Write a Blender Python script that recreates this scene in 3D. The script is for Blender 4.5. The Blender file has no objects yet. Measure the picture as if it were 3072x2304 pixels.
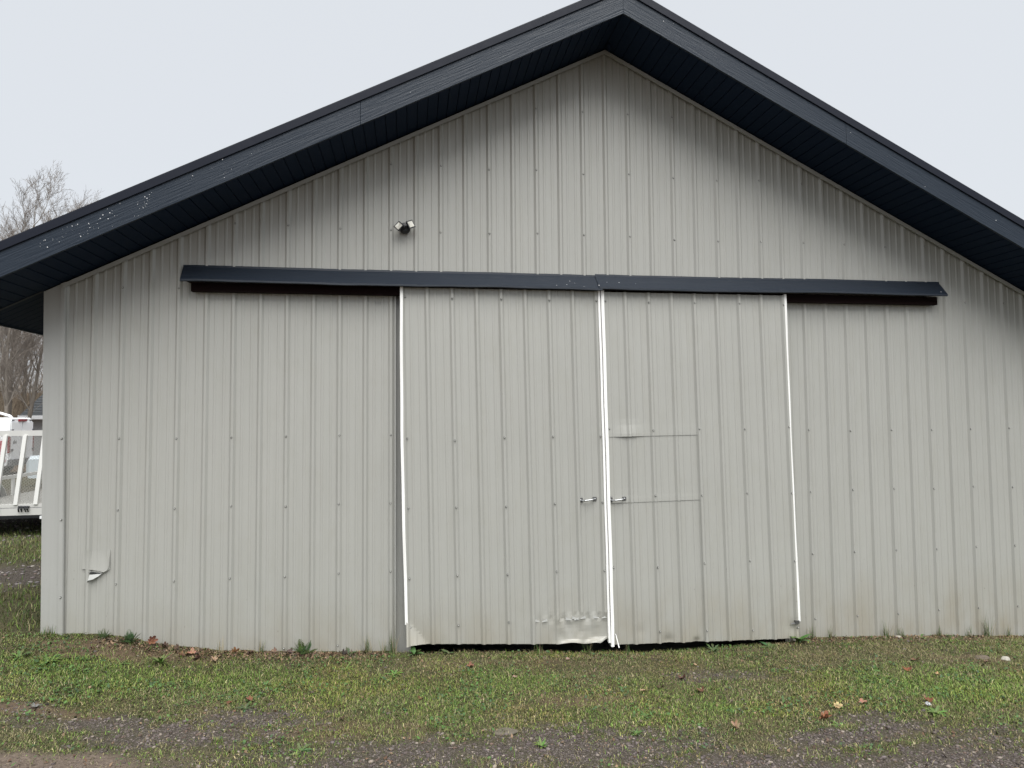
import bpy, math, random
from mathutils import noise as _noise
import numpy as np
from mathutils import Vector, Matrix

random.seed(7)
rng = np.random.default_rng(11)
sc = bpy.context.scene
COL = sc.collection

# ------------------------------------------------------------------ camera
CAM = Vector((0.177, -6.158, 2.06))
yaw, pitch, roll = -0.1511, 0.0511, 0.0085
RM = Matrix.Rotation(yaw, 3, 'Z') @ Matrix.Rotation(pitch, 3, 'X') @ Matrix.Rotation(roll, 3, 'Y')
right, fwd, up = RM.col[0].copy(), RM.col[1].copy(), RM.col[2].copy()
cd = bpy.data.cameras.new('camera')
cd.sensor_width = 36.0
cd.lens = 2000.0 / 3072.0 * 36.0
cd.clip_start = 0.05
cd.clip_end = 2000
cam = bpy.data.objects.new('camera', cd)
COL.objects.link(cam)
cam.matrix_world = Matrix(((right.x, up.x, -fwd.x, CAM.x), (right.y, up.y, -fwd.y, CAM.y),
                           (right.z, up.z, -fwd.z, CAM.z), (0, 0, 0, 1)))
sc.camera = cam

# ------------------------------------------------------------------ world, sun, exposure
SUN_EL, SUN_AZ = math.radians(64), math.radians(174)      # azimuth from +Y towards +X
w = bpy.data.worlds.new('World')
sc.world = w
w.use_nodes = True
nt = w.node_tree
nt.nodes.clear()
sky = nt.nodes.new('ShaderNodeTexSky')
sky.sky_type = 'NISHITA'
sky.sun_disc = False
sky.sun_elevation = SUN_EL
sky.sun_rotation = SUN_AZ
sky.air_density = 1.0
sky.dust_density = 4.0
mixn = nt.nodes.new('ShaderNodeMix')
mixn.data_type = 'RGBA'
mixn.inputs[0].default_value = 0.90          # cloud layer over the clear sky
mixn.inputs[7].default_value = (4.22, 4.38, 4.56, 1)
bg = nt.nodes.new('ShaderNodeBackground')
bg.inputs[1].default_value = 0.051
wo = nt.nodes.new('ShaderNodeOutputWorld')
nt.links.new(sky.outputs[0], mixn.inputs[6])
nt.links.new(mixn.outputs[2], bg.inputs[0])
nt.links.new(bg.outputs[0], wo.inputs[0])

sd = bpy.data.lights.new('sun', 'SUN')
sd.energy = 1.5
sd.angle = math.radians(66)
sd.color = (1.0, 0.985, 0.95)
sun = bpy.data.objects.new('sun', sd)
COL.objects.link(sun)
sdir = Vector((math.sin(SUN_AZ) * math.cos(SUN_EL), math.cos(SUN_AZ) * math.cos(SUN_EL), math.sin(SUN_EL)))
sun.rotation_euler = sdir.to_track_quat('Z', 'Y').to_euler()
sun.location = (8, -14, 20)

sc.view_settings.view_transform = 'Standard'
sc.view_settings.look = 'None'
sc.view_settings.exposure = 1.88
sc.view_settings.gamma = 1.0
sc.view_settings.use_curve_mapping = False
sc.cycles.max_bounces = 6
sc.cycles.diffuse_bounces = 3
sc.cycles.glossy_bounces = 3

# ------------------------------------------------------------------ helpers
def wm(o):
    m = o.matrix_basis.copy()
    if o.parent:
        m = wm(o.parent) @ o.matrix_parent_inverse @ m
    return m

def tag(o, label=None, cat=None, group=None, kind=None):
    if label: o['label'] = label
    if cat: o['category'] = cat
    if group: o['group'] = group
    if kind: o['kind'] = kind
    return o

def empty(name, loc, rz=0.0):
    o = bpy.data.objects.new(name, None)
    o.empty_display_size = 0.2
    COL.objects.link(o)
    o.location = loc
    o.rotation_euler = (0, 0, rz)
    return o

def link(name, me, mats, parent=None, local=False):
    o = bpy.data.objects.new(name, me)
    COL.objects.link(o)
    if mats is not None:
        for m in (mats if isinstance(mats, (list, tuple)) else [mats]):
            me.materials.append(m)
    if parent is not None:
        o.parent = parent
        if not local:
            o.matrix_parent_inverse = wm(parent).inverted()
    return o

class MB:
    def __init__(s):
        s.v, s.f, s.mi = [], [], []
        s.cm = 0
    def add(s, vs, fs):
        b = len(s.v)
        s.v += [tuple(v) for v in vs]
        for f in fs:
            s.f.append(tuple(i + b for i in f))
            s.mi.append(s.cm)
        return s
    def box(s, a, b, M=None):
        x0, y0, z0 = a
        x1, y1, z1 = b
        vs = [(x0, y0, z0), (x1, y0, z0), (x1, y1, z0), (x0, y1, z0), (x0, y0, z1), (x1, y0, z1), (x1, y1, z1), (x0, y1, z1)]
        if M is not None: vs = [M @ Vector(v) for v in vs]
        return s.add(vs, [(0, 3, 2, 1), (4, 5, 6, 7), (0, 1, 5, 4), (1, 2, 6, 5), (2, 3, 7, 6), (3, 0, 4, 7)])
    def hexa(s, bot, top):
        return s.add(list(bot) + list(top), [(0, 3, 2, 1), (4, 5, 6, 7), (0, 1, 5, 4), (1, 2, 6, 5), (2, 3, 7, 6), (3, 0, 4, 7)])
    def tube(s, pts, rads, n=8, cap=True):
        rings = []
        pts = [Vector(p) for p in pts]
        vs, fs = [], []
        ref = None
        for i, p in enumerate(pts):
            d = (pts[min(i + 1, len(pts) - 1)] - pts[max(i - 1, 0)])
            if d.length < 1e-9: d = Vector((0, 0, 1))
            d.normalize()
            if ref is None:
                ref = d.orthogonal().normalized()
            u = (ref - d * ref.dot(d))
            u = u.normalized() if u.length > 1e-6 else d.orthogonal().normalized()
            ref = u
            q = d.cross(u)
            r = rads[i] if hasattr(rads, '__len__') else rads
            for k in range(n):
                a = 2 * math.pi * k / n
                vs.append(p + (u * math.cos(a) + q * math.sin(a)) * r)
        for i in range(len(pts) - 1):
            for k in range(n):
                k2 = (k + 1) % n
                fs.append((i * n + k, i * n + k2, (i + 1) * n + k2, (i + 1) * n + k))
        if cap:
            fs.append(tuple(range(n))[::-1])
            fs.append(tuple((len(pts) - 1) * n + k for k in range(n)))
        return s.add(vs, fs)
    def lathe(s, prof, M, n=24):
        vs, fs = [], []
        for (r, h) in prof:
            for k in range(n):
                a = 2 * math.pi * k / n
                vs.append(M @ Vector((r * math.cos(a), r * math.sin(a), h)))
        for i in range(len(prof) - 1):
            for k in range(n):
                k2 = (k + 1) % n
                fs.append((i * n + k, i * n + k2, (i + 1) * n + k2, (i + 1) * n + k))
        fs.append(tuple((len(prof) - 1) * n + k for k in range(n)))
        return s.add(vs, fs)
    def extrude(s, poly, fn0, fn1, closed=True):
        n = len(poly)
        vs = [fn0(p) for p in poly] + [fn1(p) for p in poly]
        fs = [(i, (i + 1) % n, n + (i + 1) % n, n + i) for i in range(n if closed else n - 1)]
        if closed:
            fs += [tuple(range(n))[::-1], tuple(range(n, 2 * n))]
        return s.add(vs, fs)
    def mesh(s, name, smooth=False):
        me = bpy.data.meshes.new(name)
        me.from_pydata(s.v, [], s.f)
        if any(s.mi):
            me.polygons.foreach_set('material_index', s.mi)
        if smooth:
            me.polygons.foreach_set('use_smooth', [True] * len(me.polygons))
        me.update()
        return me
    def build(s, name, mats, parent=None, smooth=False, local=False):
        return link(name, s.mesh(name, smooth), mats, parent, local)

def np_mesh(name, V, F, cols=None, smooth=False):
    """V (n,3) array, F (m,k) array with equal sized faces."""
    me = bpy.data.meshes.new(name)
    n, m, k = len(V), len(F), F.shape[1]
    me.vertices.add(n)
    me.vertices.foreach_set('co', np.ascontiguousarray(V, dtype=np.float32).ravel())
    me.loops.add(m * k)
    me.loops.foreach_set('vertex_index', np.ascontiguousarray(F, dtype=np.int32).ravel())
    me.polygons.add(m)
    me.polygons.foreach_set('loop_start', np.arange(0, m * k, k, dtype=np.int32))
    me.polygons.foreach_set('loop_total', np.full(m, k, dtype=np.int32))
    if smooth:
        me.polygons.foreach_set('use_smooth', np.ones(m, dtype=bool))
    me.update(calc_edges=True)
    if cols is not None:
        ca = me.color_attributes.new('tint', 'FLOAT_COLOR', 'POINT')
        c4 = np.ones((n, 4), dtype=np.float32)
        c4[:, :cols.shape[1]] = cols
        ca.data.foreach_set('color', c4.ravel())
    return me

def vnoise(x, y, seed=0):
    x = np.asarray(x, float); y = np.asarray(y, float)
    xi, yi = np.floor(x).astype(np.int64), np.floor(y).astype(np.int64)
    fx, fy = x - xi, y - yi
    fx, fy = fx * fx * (3 - 2 * fx), fy * fy * (3 - 2 * fy)
    def h(a, b):
        t = (a * 374761393 + b * 668265263 + seed * 1274126177) & 0xffffffff
        t = ((t ^ (t >> 13)) * 1274126177) & 0xffffffff
        return ((t ^ (t >> 16)) & 0xffff) / 65535.0
    return (h(xi, yi) * (1 - fx) + h(xi + 1, yi) * fx) * (1 - fy) + (h(xi, yi + 1) * (1 - fx) + h(xi + 1, yi + 1) * fx) * fy

def fbm(x, y, seed=0, o=3):
    r, a, t = 0, 0.5, 0
    for i in range(o):
        r = r + a * vnoise(x * 2 ** i, y * 2 ** i, seed + i)
        t += a
        a *= 0.5
    return r / t

# ------------------------------------------------------------------ materials
def base_mat(name, color, rough=0.6, spec=0.5, metal=0.0):
    m = bpy.data.materials.new(name)
    m.use_nodes = True
    b = m.node_tree.nodes['Principled BSDF']
    b.inputs['Base Color'].default_value = (*color, 1)
    b.inputs['Roughness'].default_value = rough
    b.inputs['Metallic'].default_value = metal
    b.inputs['Specular IOR Level'].default_value = spec
    return m

class NT:
    def __init__(s, m):
        s.t = m.node_tree
        s.b = s.t.nodes['Principled BSDF']
    def n(s, typ, **kw):
        nd = s.t.nodes.new(typ)
        for k, v in kw.items():
            if k.startswith('i_'):
                nd.inputs[k[2:].replace('_', ' ')].default_value = v
            else:
                setattr(nd, k, v)
        return nd
    def l(s, a, b): s.t.links.new(a, b)
    def coords(s, scale=(1, 1, 1), rot=(0, 0, 0), kind='pos'):
        mp = s.n('ShaderNodeMapping')
        mp.inputs['Scale'].default_value = scale
        mp.inputs['Rotation'].default_value = rot
        if kind == 'pos':
            g = s.n('ShaderNodeNewGeometry'); s.l(g.outputs['Position'], mp.inputs[0])
        else:
            g = s.n('ShaderNodeTexCoord'); s.l(g.outputs['Object'], mp.inputs[0])
        return mp.outputs[0]
    def noise(s, vec, scale, detail=4, rough=0.55):
        q = s.n('ShaderNodeTexNoise')
        q.inputs['Scale'].default_value = scale
        q.inputs['Detail'].default_value = detail
        q.inputs['Roughness'].default_value = rough
        s.l(vec, q.inputs['Vector'])
        return q.outputs['Fac']
    def ramp(s, fac, stops):
        r = s.n('ShaderNodeValToRGB')
        e = r.color_ramp.elements
        while len(e) < len(stops): e.new(0.5)
        for i, (p, c) in enumerate(stops):
            e[i].position = p
            e[i].color = (*c, 1) if len(c) == 3 else c
        s.l(fac, r.inputs[0])
        return r.outputs[0]
    def mix(s, fac, a, b, mode='MIX'):
        m = s.n('ShaderNodeMix', data_type='RGBA', blend_type=mode)
        for sock, v in ((m.inputs[0], fac), (m.inputs[6], a), (m.inputs[7], b)):
            if hasattr(v, 'is_linked') or hasattr(v, 'links'): s.l(v, sock)
            elif isinstance(v, (int, float)): sock.default_value = v
            else: sock.default_value = (*v, 1)
        return m.outputs[2]
    def math(s, op, a, b=0.5):
        m = s.n('ShaderNodeMath', operation=op)
        for sock, v in ((m.inputs[0], a), (m.inputs[1], b)):
            if isinstance(v, (int, float)): sock.default_value = v
            else: s.l(v, sock)
        return m.outputs[0]
    def maprange(s, v, a, b, c=0.0, d=1.0):
        m = s.n('ShaderNodeMapRange')
        m.inputs[1].default_value, m.inputs[2].default_value = a, b
        m.inputs[3].default_value, m.inputs[4].default_value = c, d
        s.l(v, m.inputs[0])
        return m.outputs[0]
    def color(s, c): s.l(c, s.b.inputs['Base Color'])
    def bump(s, h, strength=0.3, dist=0.01):
        b = s.n('ShaderNodeBump')
        b.inputs['Strength'].default_value = strength
        b.inputs['Distance'].default_value = dist
        s.l(h, b.inputs['Height'])
        s.l(b.outputs[0], s.b.inputs['Normal'])

def siding_mat(name, base, dirt=True):
    m = base_mat(name, base, 0.42, 0.45)
    t = NT(m)
    v = t.coords((1, 1, 1))
    big = t.noise(v, 0.9, 4)
    c = t.mix(big, tuple(k * 0.95 for k in base), tuple(min(1, k * 1.04) for k in base))
    streak = t.noise(t.coords((38, 38, 0.7)), 1.0, 3)
    c = t.mix(t.maprange(streak, 0.45, 0.75, 0, 0.17), c, (base[0] * 0.72, base[1] * 0.72, base[2] * 0.69))
    blot = t.noise(t.coords((7, 7, 3)), 1.0, 6, 0.7)
    c = t.mix(t.maprange(blot, 0.50, 0.76, 0, 0.22), c, (base[0] * 0.80, base[1] * 0.78, base[2] * 0.70))
    if dirt:
        g = t.n('ShaderNodeSeparateXYZ')
        t.l(t.coords(), g.inputs[0])
        low = t.maprange(g.outputs[2], 1.15, 0.05, 0, 1)
        vor = t.n('ShaderNodeTexVoronoi', feature='F1')
        vor.inputs['Scale'].default_value = 26
        t.l(t.coords((1, 1, 0.55)), vor.inputs['Vector'])
        spot = t.maprange(vor.outputs['Distance'], 0.075, 0.13, 1, 0)
        clus = t.maprange(t.noise(t.coords((1.1, 1.1, 1.1)), 2.0, 3), 0.52, 0.66, 0, 1)
        rnd = t.n('ShaderNodeSeparateColor')
        t.l(vor.outputs['Color'], rnd.inputs[0])
        pick = t.maprange(rnd.outputs[0], 0.48, 0.52, 0, 1)
        fac = t.math('MULTIPLY', t.math('MULTIPLY', spot, clus), t.math('MULTIPLY', low, pick))
        c = t.mix(t.math('MULTIPLY', fac, 0.8), c, (0.10, 0.09, 0.07))
        film = t.math('MULTIPLY', t.maprange(g.outputs[2], 0.55, -0.1, 0, 1), t.maprange(t.noise(t.coords((4, 4, 2)), 1, 5), 0.35, 0.7, 0.1, 0.75))
        c = t.mix(t.math('MULTIPLY', film, 0.85), c, (0.27, 0.235, 0.165))
    t.color(c)
    t.l(t.maprange(blot, 0.3, 0.7, 0.30, 0.42), t.b.inputs['Roughness'])
    oil = t.noise(t.coords((5.5, 5.5, 1.3)), 1.0, 2)
    fine = t.noise(t.coords((60, 60, 60)), 1.0, 2)
    t.bump(t.math('ADD', oil, t.math('MULTIPLY', fine, 0.012)), 0.35, 0.02)
    return m

M_SIDING = siding_mat('siding_paint', (0.372, 0.373, 0.350))
M_TRIM = siding_mat('trim_paint', (0.370, 0.374, 0.360))
M_FLAP = base_mat('lit_siding_paint', (0.44, 0.445, 0.43), 0.35, 0.5)  # siding paint lightened, so upturned metal looks as if it catches light
M_WHITE = base_mat('white_edge_paint', (0.90, 0.90, 0.885), 0.4, 0.4)
_t = NT(M_WHITE)
_t.color(_t.mix(_t.maprange(_t.noise(_t.coords((30, 30, 3)), 1, 4), 0.5, 0.75, 0, 0.5), (0.90, 0.90, 0.885), (0.68, 0.67, 0.64)))

def navy_wood():
    m = base_mat('navy_fascia_paint', (0.030, 0.034, 0.045), 0.45, 0.32)
    t = NT(m)
    obj = t.coords((3.2, 40, 75), kind='obj')
    g = t.noise(obj, 1.0, 5, 0.6)
    t.color(t.mix(g, (0.0075, 0.0145, 0.0260), (0.0165, 0.0265, 0.0420)))
    t.l(t.maprange(g, 0.3, 0.7, 0.34, 0.62), t.b.inputs['Roughness'])
    t.bump(g, 0.9, 0.006)
    return m
M_FASCIA = navy_wood()
M_SOFFIT = base_mat('navy_soffit_vinyl', (0.012, 0.022, 0.050), 0.6, 0.08)
_t = NT(M_SOFFIT)
_g = _t.noise(_t.coords((1.5, 1.5, 1.5)), 1, 3)
_t.color(_t.mix(_g, (0.0085, 0.0175, 0.0390), (0.0115, 0.0215, 0.0455)))
_t.bump(_t.noise(_t.coords((90, 12, 90)), 1, 3), 0.12, 0.004)
M_GROOVE = base_mat('soffit_groove_dark', (0.006, 0.007, 0.010), 0.8, 0.2)
M_DRIP = base_mat('navy_drip_edge_metal', (0.008, 0.011, 0.021), 0.5, 0.25)
_t = NT(M_DRIP)
_t.bump(_t.noise(_t.coords((2.5, 2.5, 2.5)), 1, 3), 0.3, 0.02)
M_COVER = base_mat('navy_track_cover_metal', (0.040, 0.045, 0.058), 0.45, 0.28)
_t = NT(M_COVER)
_g = _t.noise(_t.coords((1.3, 6, 6)), 1, 4)
_t.color(_t.mix(_g, (0.0105, 0.0160, 0.0260), (0.0150, 0.0215, 0.0330)))
_t.bump(_g, 0.35, 0.02)
M_MAROON = base_mat('maroon_track_board', (0.030, 0.012, 0.012), 0.8, 0.1)
_t = NT(M_MAROON)
_t.color(_t.mix(_t.noise(_t.coords((3, 30, 40)), 1, 4), (0.003, 0.0018, 0.0018), (0.011, 0.0035, 0.0035)))
M_ROOF = base_mat('dark_roof_shingle', (0.035, 0.036, 0.04), 0.9, 0.2)
_t = NT(M_ROOF)
_t.color(_t.mix(_t.noise(_t.coords((40, 40, 40)), 1, 4), (0.02, 0.02, 0.024), (0.06, 0.06, 0.065)))
M_BLACK = base_mat('black_plastic', (0.012, 0.013, 0.016), 0.35, 0.5)
M_LENS = base_mat('lamp_reflector', (0.80, 0.78, 0.70), 0.18, 0.6, 0.35)
M_STEEL = base_mat('galvanised_steel', (0.40, 0.41, 0.42), 0.38, 0.5, 0.85)
M_DARKSTEEL = base_mat('weathered_steel_plate', (0.14, 0.14, 0.14), 0.5, 0.5, 0.7)
M_SCREW = base_mat('painted_screw_head', (0.42, 0.42, 0.40), 0.3, 0.6, 0.4)
M_WASHER = base_mat('rubber_washer', (0.035, 0.035, 0.035), 0.6, 0.4)
M_DARKIN = base_mat('dark_interior', (0.05, 0.045, 0.04), 0.9, 0.2)
M_CONC = base_mat('concrete_slab', (0.16, 0.155, 0.145), 0.9, 0.2)
M_SPECK = base_mat('white_paint_fleck', (0.75, 0.76, 0.78), 0.6, 0.3)

def attr_mat(name, rough=0.75, spec=0.2, noise_amt=0.25, scale=60, translucent=0.0):
    m = base_mat(name, (0.2, 0.2, 0.2), rough, spec)
    t = NT(m)
    a = t.n('ShaderNodeVertexColor', layer_name='tint')
    k = t.noise(t.coords(), scale, 3)
    c = t.mix(noise_amt, a.outputs[0], t.mix(k, (0.15, 0.15, 0.15), (1.0, 1.0, 1.0)), 'MULTIPLY')
    t.color(c)
    return m
M_GRASS = attr_mat('grass_blades', 0.65, 0.25, 0.15, 30)
M_LITTER = attr_mat('dry_grass', 0.8, 0.15, 0.2, 40)
M_STONE = attr_mat('gravel_stones', 0.75, 0.3, 0.35, 90)
M_WEED = attr_mat('weed_leaf', 0.6, 0.3, 0.2, 50)
M_LEAF = attr_mat('fallen_leaf', 0.7, 0.25, 0.45, 55)
M_BARK = base_mat('grey_bark', (0.16, 0.14, 0.12), 0.9, 0.2)
_t = NT(M_BARK)
_g = _t.noise(_t.coords((9, 9, 2.5)), 1, 5)
_t.color(_t.mix(_g, (0.085, 0.072, 0.060), (0.26, 0.235, 0.205)))
_t.bump(_g, 0.6, 0.03)
M_TWIG = base_mat('bare_twigs', (0.15, 0.125, 0.105), 0.85, 0.2)
_t = NT(M_TWIG)
_t.color(_t.mix(_t.noise(_t.coords((1, 1, 1)), 1.5, 3), (0.13, 0.115, 0.105), (0.28, 0.245, 0.215)))
M_BRUSH = attr_mat('brush_stems', 0.85, 0.15, 0.2, 10)

# ------------------------------------------------------------------ ground
GX = np.array([-400, -40, -4, -2.86, -2.27, -1.93, -1.5, -.5, .17, .67, 1.15, 1.58, 2.06, 2.54, 3.03, 3.54, 3.95, 5.04, 6.45, 14, 60, 400])
GZ = np.array([.3, .3, .34, .315, .255, .168, .09, .012, -.01, -.035, -.065, -.095, -.125, -.15, -.145, -.135, -.12, -.158, -.24, -.4, -.4, -.4])

def gz(x, y):
    x = np.asarray(x, float); y = np.asarray(y, float)
    b = np.interp(x, GX, GZ)
    yn = np.minimum(y, 0)
    z = b * (.45 + .55 * np.exp(yn / 1.2)) + .06 * (-yn - 1 + np.exp(yn)) * np.clip(1 - (-yn - 9) / 40, 0, 1)
    z = z - np.clip((y - 9) / 12, 0, 1) * .3
    z = z + np.clip(y - 31, 0, 60) * 0.10
    z = z + (fbm(x * 1.7, y * 1.7, 3) - .5) * .035 * np.clip(-y / .5, 0, 1) + (fbm(x * 9, y * 9, 5) - .5) * .022
    # hollow under the doors and below the closed building
    din = np.clip((y + .06) / .12, 0, 1) * ((x > 0.03) & (x < 3.93))
    z = z - .10 * din
    inside = (x > -2.8) & (x < 6.9) & (y > .12) & (y < 12)
    return np.where(inside, -.45, z)

ELL = [(-1.22, -1.60, .55, .20, 1.0), (-.92, -1.40, .50, .17, 1.0), (-1.75, -1.45, .5, .13, .9), (.10, -2.05, .70, .28, .9), (1.15, -2.05, .85, .28, 1.0),
       (2.2, -2.45, .9, .25, 1.0), (2.95, -2.12, .55, .18, 1.0), (3.5, -2.65, 1.1, .33, 1.0), (2.72, -.85, .50, .16, .6),
       (-2.35, -1.28, .25, .07, .5), (-.6, -1.95, .6, .16, .5), (3.2, -1.9, .3, .09, .7),
       (-4.2, 2.2, 1.2, .7, 1.0), (-6.6, 8.2, 3.6, 3.0, 1.0), (-9, 12, 4, 3, .9), (4.2, -2.3, .8, .15, .5)]

def gravel(x, y):
    g = np.zeros_like(np.asarray(x, float))
    wob = (fbm(x * 3, y * 3.6, 21) - .5) * 1.1 + (fbm(x * 13, y * 17, 22) - .5) * 1.3
    for (cx, cy, rx, ry, s) in ELL:
        d = np.sqrt(((x - cx) / rx) ** 2 + ((y - cy) / ry) ** 2) + wob
        g = np.maximum(g, s * np.clip((1.30 - d) / .9, 0, 1))
    low = (fbm(x * 1.4 + 5, y * 2.2, 23) - .5)
    edge = np.clip((-y - 2.05 - .10 * x + wob * .30 + low * 1.3) / .6, 0, 1) * .86
    return np.maximum(g, edge)

BARE = [(-2.25, -.22, .65, .16, .9), (-1.75, -.14, .45, .12, .7), (4.9, -.10, 1.9, .09, .8), (-.3, -.07, .9, .05, .5), (2.6, -.20, 1.0, .07, .55), (1.42, -1.30, .35, .10, .7), (-.3, -1.62, .5, .12, .5), (1.1, -.35, .8, .10, .4), (-2.4, -1.32, .5, .10, .8), (5.2, -.80, .45, .14, .6)]
def bare(x, y):
    g = np.zeros_like(np.asarray(x, float))
    wob = (fbm(x * 6, y * 8, 71) - .5) * 1.5
    for (cx, cy, rx, ry, s) in BARE:
        d = np.sqrt(((x - cx) / rx) ** 2 + ((y - cy) / ry) ** 2) + wob
        g = np.maximum(g, s * np.clip((1.25 - d) / .6, 0, 1))
    return g

def sand(x, y):
    wob = (fbm(x * 3, y * 3, 33) - .5) * .5
    return np.clip((-y - 1.78 + wob * .4) / .12, 0, 1) * np.clip((-.9 - x + wob) / .5, 0, 1)

def lush(x, y):
    l = fbm(x * 1.3, y * 1.8, 41) * 1.1 - .25
    for (cx, cy, rx, ry, s) in [(-1.4, -.75, 1.6, .42, .55), (.1, -1.15, .7, .5, .40), (4.4, -1.55, 1.2, .40, .7), (3.6, -1.15, .8, .35, .45),
                                (1.2, -.75, .6, .3, .3), (2.6, -1.55, .5, .25, .4), (-2.6, -.5, .5, .3, .4), (-5, 4, 3, 3, .35)]:
        d = np.sqrt(((x - cx) / rx) ** 2 + ((y - cy) / ry) ** 2)
        l = l + s * np.clip(1.2 - d, 0, 1)
    return np.clip(l, 0, 1)

def axis(lo, a, b, hi, step):
    mid = np.arange(a, b + 1e-6, step)
    out = []
    for sgn, e, lim in ((-1, a, lo), (1, b, hi)):
        s, v, o = step, e, []
        while True:
            s *= 1.22
            v = v + sgn * s
            if (v - lim) * sgn >= 0:
                o.append(lim)
                break
            o.append(v)
        out.append(np.array(o))
    return np.concatenate([out[0][::-1], mid, out[1]])

ax = axis(-380, -4.2, 7.6, 380, .04)
ay = axis(-380, -3.6, 0.5, 600, .035)
GXX, GYY = np.meshgrid(ax, ay, indexing='ij')
V = np.stack([GXX.ravel(), GYY.ravel(), gz(GXX, GYY).ravel()], 1)
nx, ny = len(ax), len(ay)
I = np.arange(nx * ny).reshape(nx, ny)
F = np.stack([I[:-1, :-1].ravel(), I[1:, :-1].ravel(), I[1:, 1:].ravel(), I[:-1, 1:].ravel()], 1)
cols = np.stack([gravel(V[:, 0], V[:, 1]), sand(V[:, 0], V[:, 1]), np.maximum(np.clip((V[:, 1] - 20) / 4, 0, 1), bare(V[:, 0], V[:, 1]) * .8)], 1)
M_GROUND = base_mat('ground_soil', (0.1, 0.08, 0.06), 0.95, 0.15)
t = NT(M_GROUND)
a = t.n('ShaderNodeVertexColor', layer_name='tint')
sp = t.n('ShaderNodeSeparateColor')
t.l(a.outputs[0], sp.inputs[0])
n1 = t.noise(t.coords(), 9, 6, 0.65)
n2 = t.noise(t.coords(), 70, 4, 0.6)
n3 = t.noise(t.coords(), 2.2, 4)
soil = t.mix(n1, (0.018, 0.022, 0.008), (0.055, 0.053, 0.025))
soil = t.mix(t.maprange(n3, 0.5, 0.7, 0, 0.25), soil, (0.15, 0.105, 0.065))
soil = t.mix(t.maprange(n2, 0.42, 0.7, 0, 0.5), soil, (0.19, 0.165, 0.10))
pv = t.n('ShaderNodeTexVoronoi', feature='F1')
pv.inputs['Scale'].default_value = 95
t.l(t.coords(), pv.inputs['Vector'])
pc = t.n('ShaderNodeSeparateColor')
t.l(pv.outputs['Color'], pc.inputs[0])
grav = t.mix(pc.outputs[0], (0.050, 0.042, 0.035), (0.160, 0.140, 0.125))
grav = t.mix(t.maprange(pv.outputs['Distance'], 0.25, 0.6, 0, 0.8), grav, (0.045, 0.038, 0.03))
sandc = t.mix(t.mix(0.5, n2, pc.outputs[1]), (0.072, 0.055, 0.043), (0.185, 0.148, 0.120))
wood = t.mix(t.mix(n2, n1, n2), (0.062, 0.042, 0.028), (0.180, 0.125, 0.088))
c = t.mix(sp.outputs[0], soil, grav)
c = t.mix(sp.outputs[1], c, sandc)
c = t.mix(sp.outputs[2], c, wood)
t.color(c)
t.bump(t.math('ADD', n2, t.math('MULTIPLY', n1, 1.5)), 0.8, 0.02)
ground = link('ground', np_mesh('ground', V, F, cols, smooth=True), M_GROUND)
tag(ground, 'uneven yard ground of soil, thin grass and gravel', kind='structure')

# ------------------------------------------------------------------ the barn
AX, AZ, SL = 2.057, 5.669, 0.502             # apex of the gable, pitch
XL, XR = -2.885, 6.999                       # corners
DEPTH = 12.0
RIB = 0.2286
def roofz(x): return AZ - SL * abs(x - AX)

barn = empty('pole_barn', (AX, 0, -0.1))
tag(barn, 'grey ribbed metal pole barn with navy gable eaves and two sliding doors', 'barn')

def rib_h(u, sp=RIB):
    u = (u / sp + .5) % 1.0 - .5
    u = abs(u * sp)
    if u < .0095: return .019
    if u < .0275: return .019 * (1 - (u - .0095) / .018)
    m = abs(u - sp / 3)
    if m < .006: return .0044
    if m < .014: return .0044 * (1 - (m - .006) / .008)
    return 0.0

def rib_breaks(xa, xb, x0, sp=RIB, extra=()):
    s = {round(xa, 5), round(xb, 5)}
    k0, k1 = int((xa - x0) / sp) - 2, int((xb - x0) / sp) + 2
    for k in range(k0, k1 + 1):
        c = x0 + k * sp
        for o in (-.0275, -.0095, .0095, .0275, sp / 3 - .014, sp / 3 - .006, sp / 3 + .006, sp / 3 + .014,
                  2 * sp / 3 - .014, 2 * sp / 3 - .006, 2 * sp / 3 + .006, 2 * sp / 3 + .014):
            q = c + o
            if xa + 1e-4 < q < xb - 1e-4: s.add(round(q, 5))
    for e in extra:
        if xa + 1e-4 < e < xb - 1e-4: s.add(round(e, 5))
    return sorted(s)

def sheet(name, xa, xb, x0, zb, zt, ypan, parent, mat=None, sp=RIB, extra=(), zs=None, disp=None, shear=0.0, ztop=3.24):
    xs = rib_breaks(xa, xb, x0, sp, extra)
    mb = MB()
    for i in range(len(xs) - 1):
        a, b = xs[i], xs[i + 1]
        mid = (a + b) / 2
        col = []
        for x in (a, b):
            lo, hi = zb(mid, x), zt(x)
            zl = [lo, hi] if zs is None else [lo + (hi - lo) * q for q in zs]
            pts = []
            for z in zl:
                y = ypan - rib_h(x - x0, sp)
                p = Vector((x, y, z))
                if disp: p = disp(p, x - x0, y)
                p.x += shear * (ztop - p.z)
                pts.append(p)
            col.append(pts)
        n = len(col[0])
        mb.add(col[0] + col[1], [(k, n + k, n + k + 1, k + 1) for k in range(n - 1)])
    me = mb.mesh(name)
    import bmesh
    bm = bmesh.new(); bm.from_mesh(me)
    bmesh.ops.remove_doubles(bm, verts=bm.verts, dist=1e-5)
    bm.to_mesh(me); bm.free()
    return link(name, me, mat or M_SIDING, parent)

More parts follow.
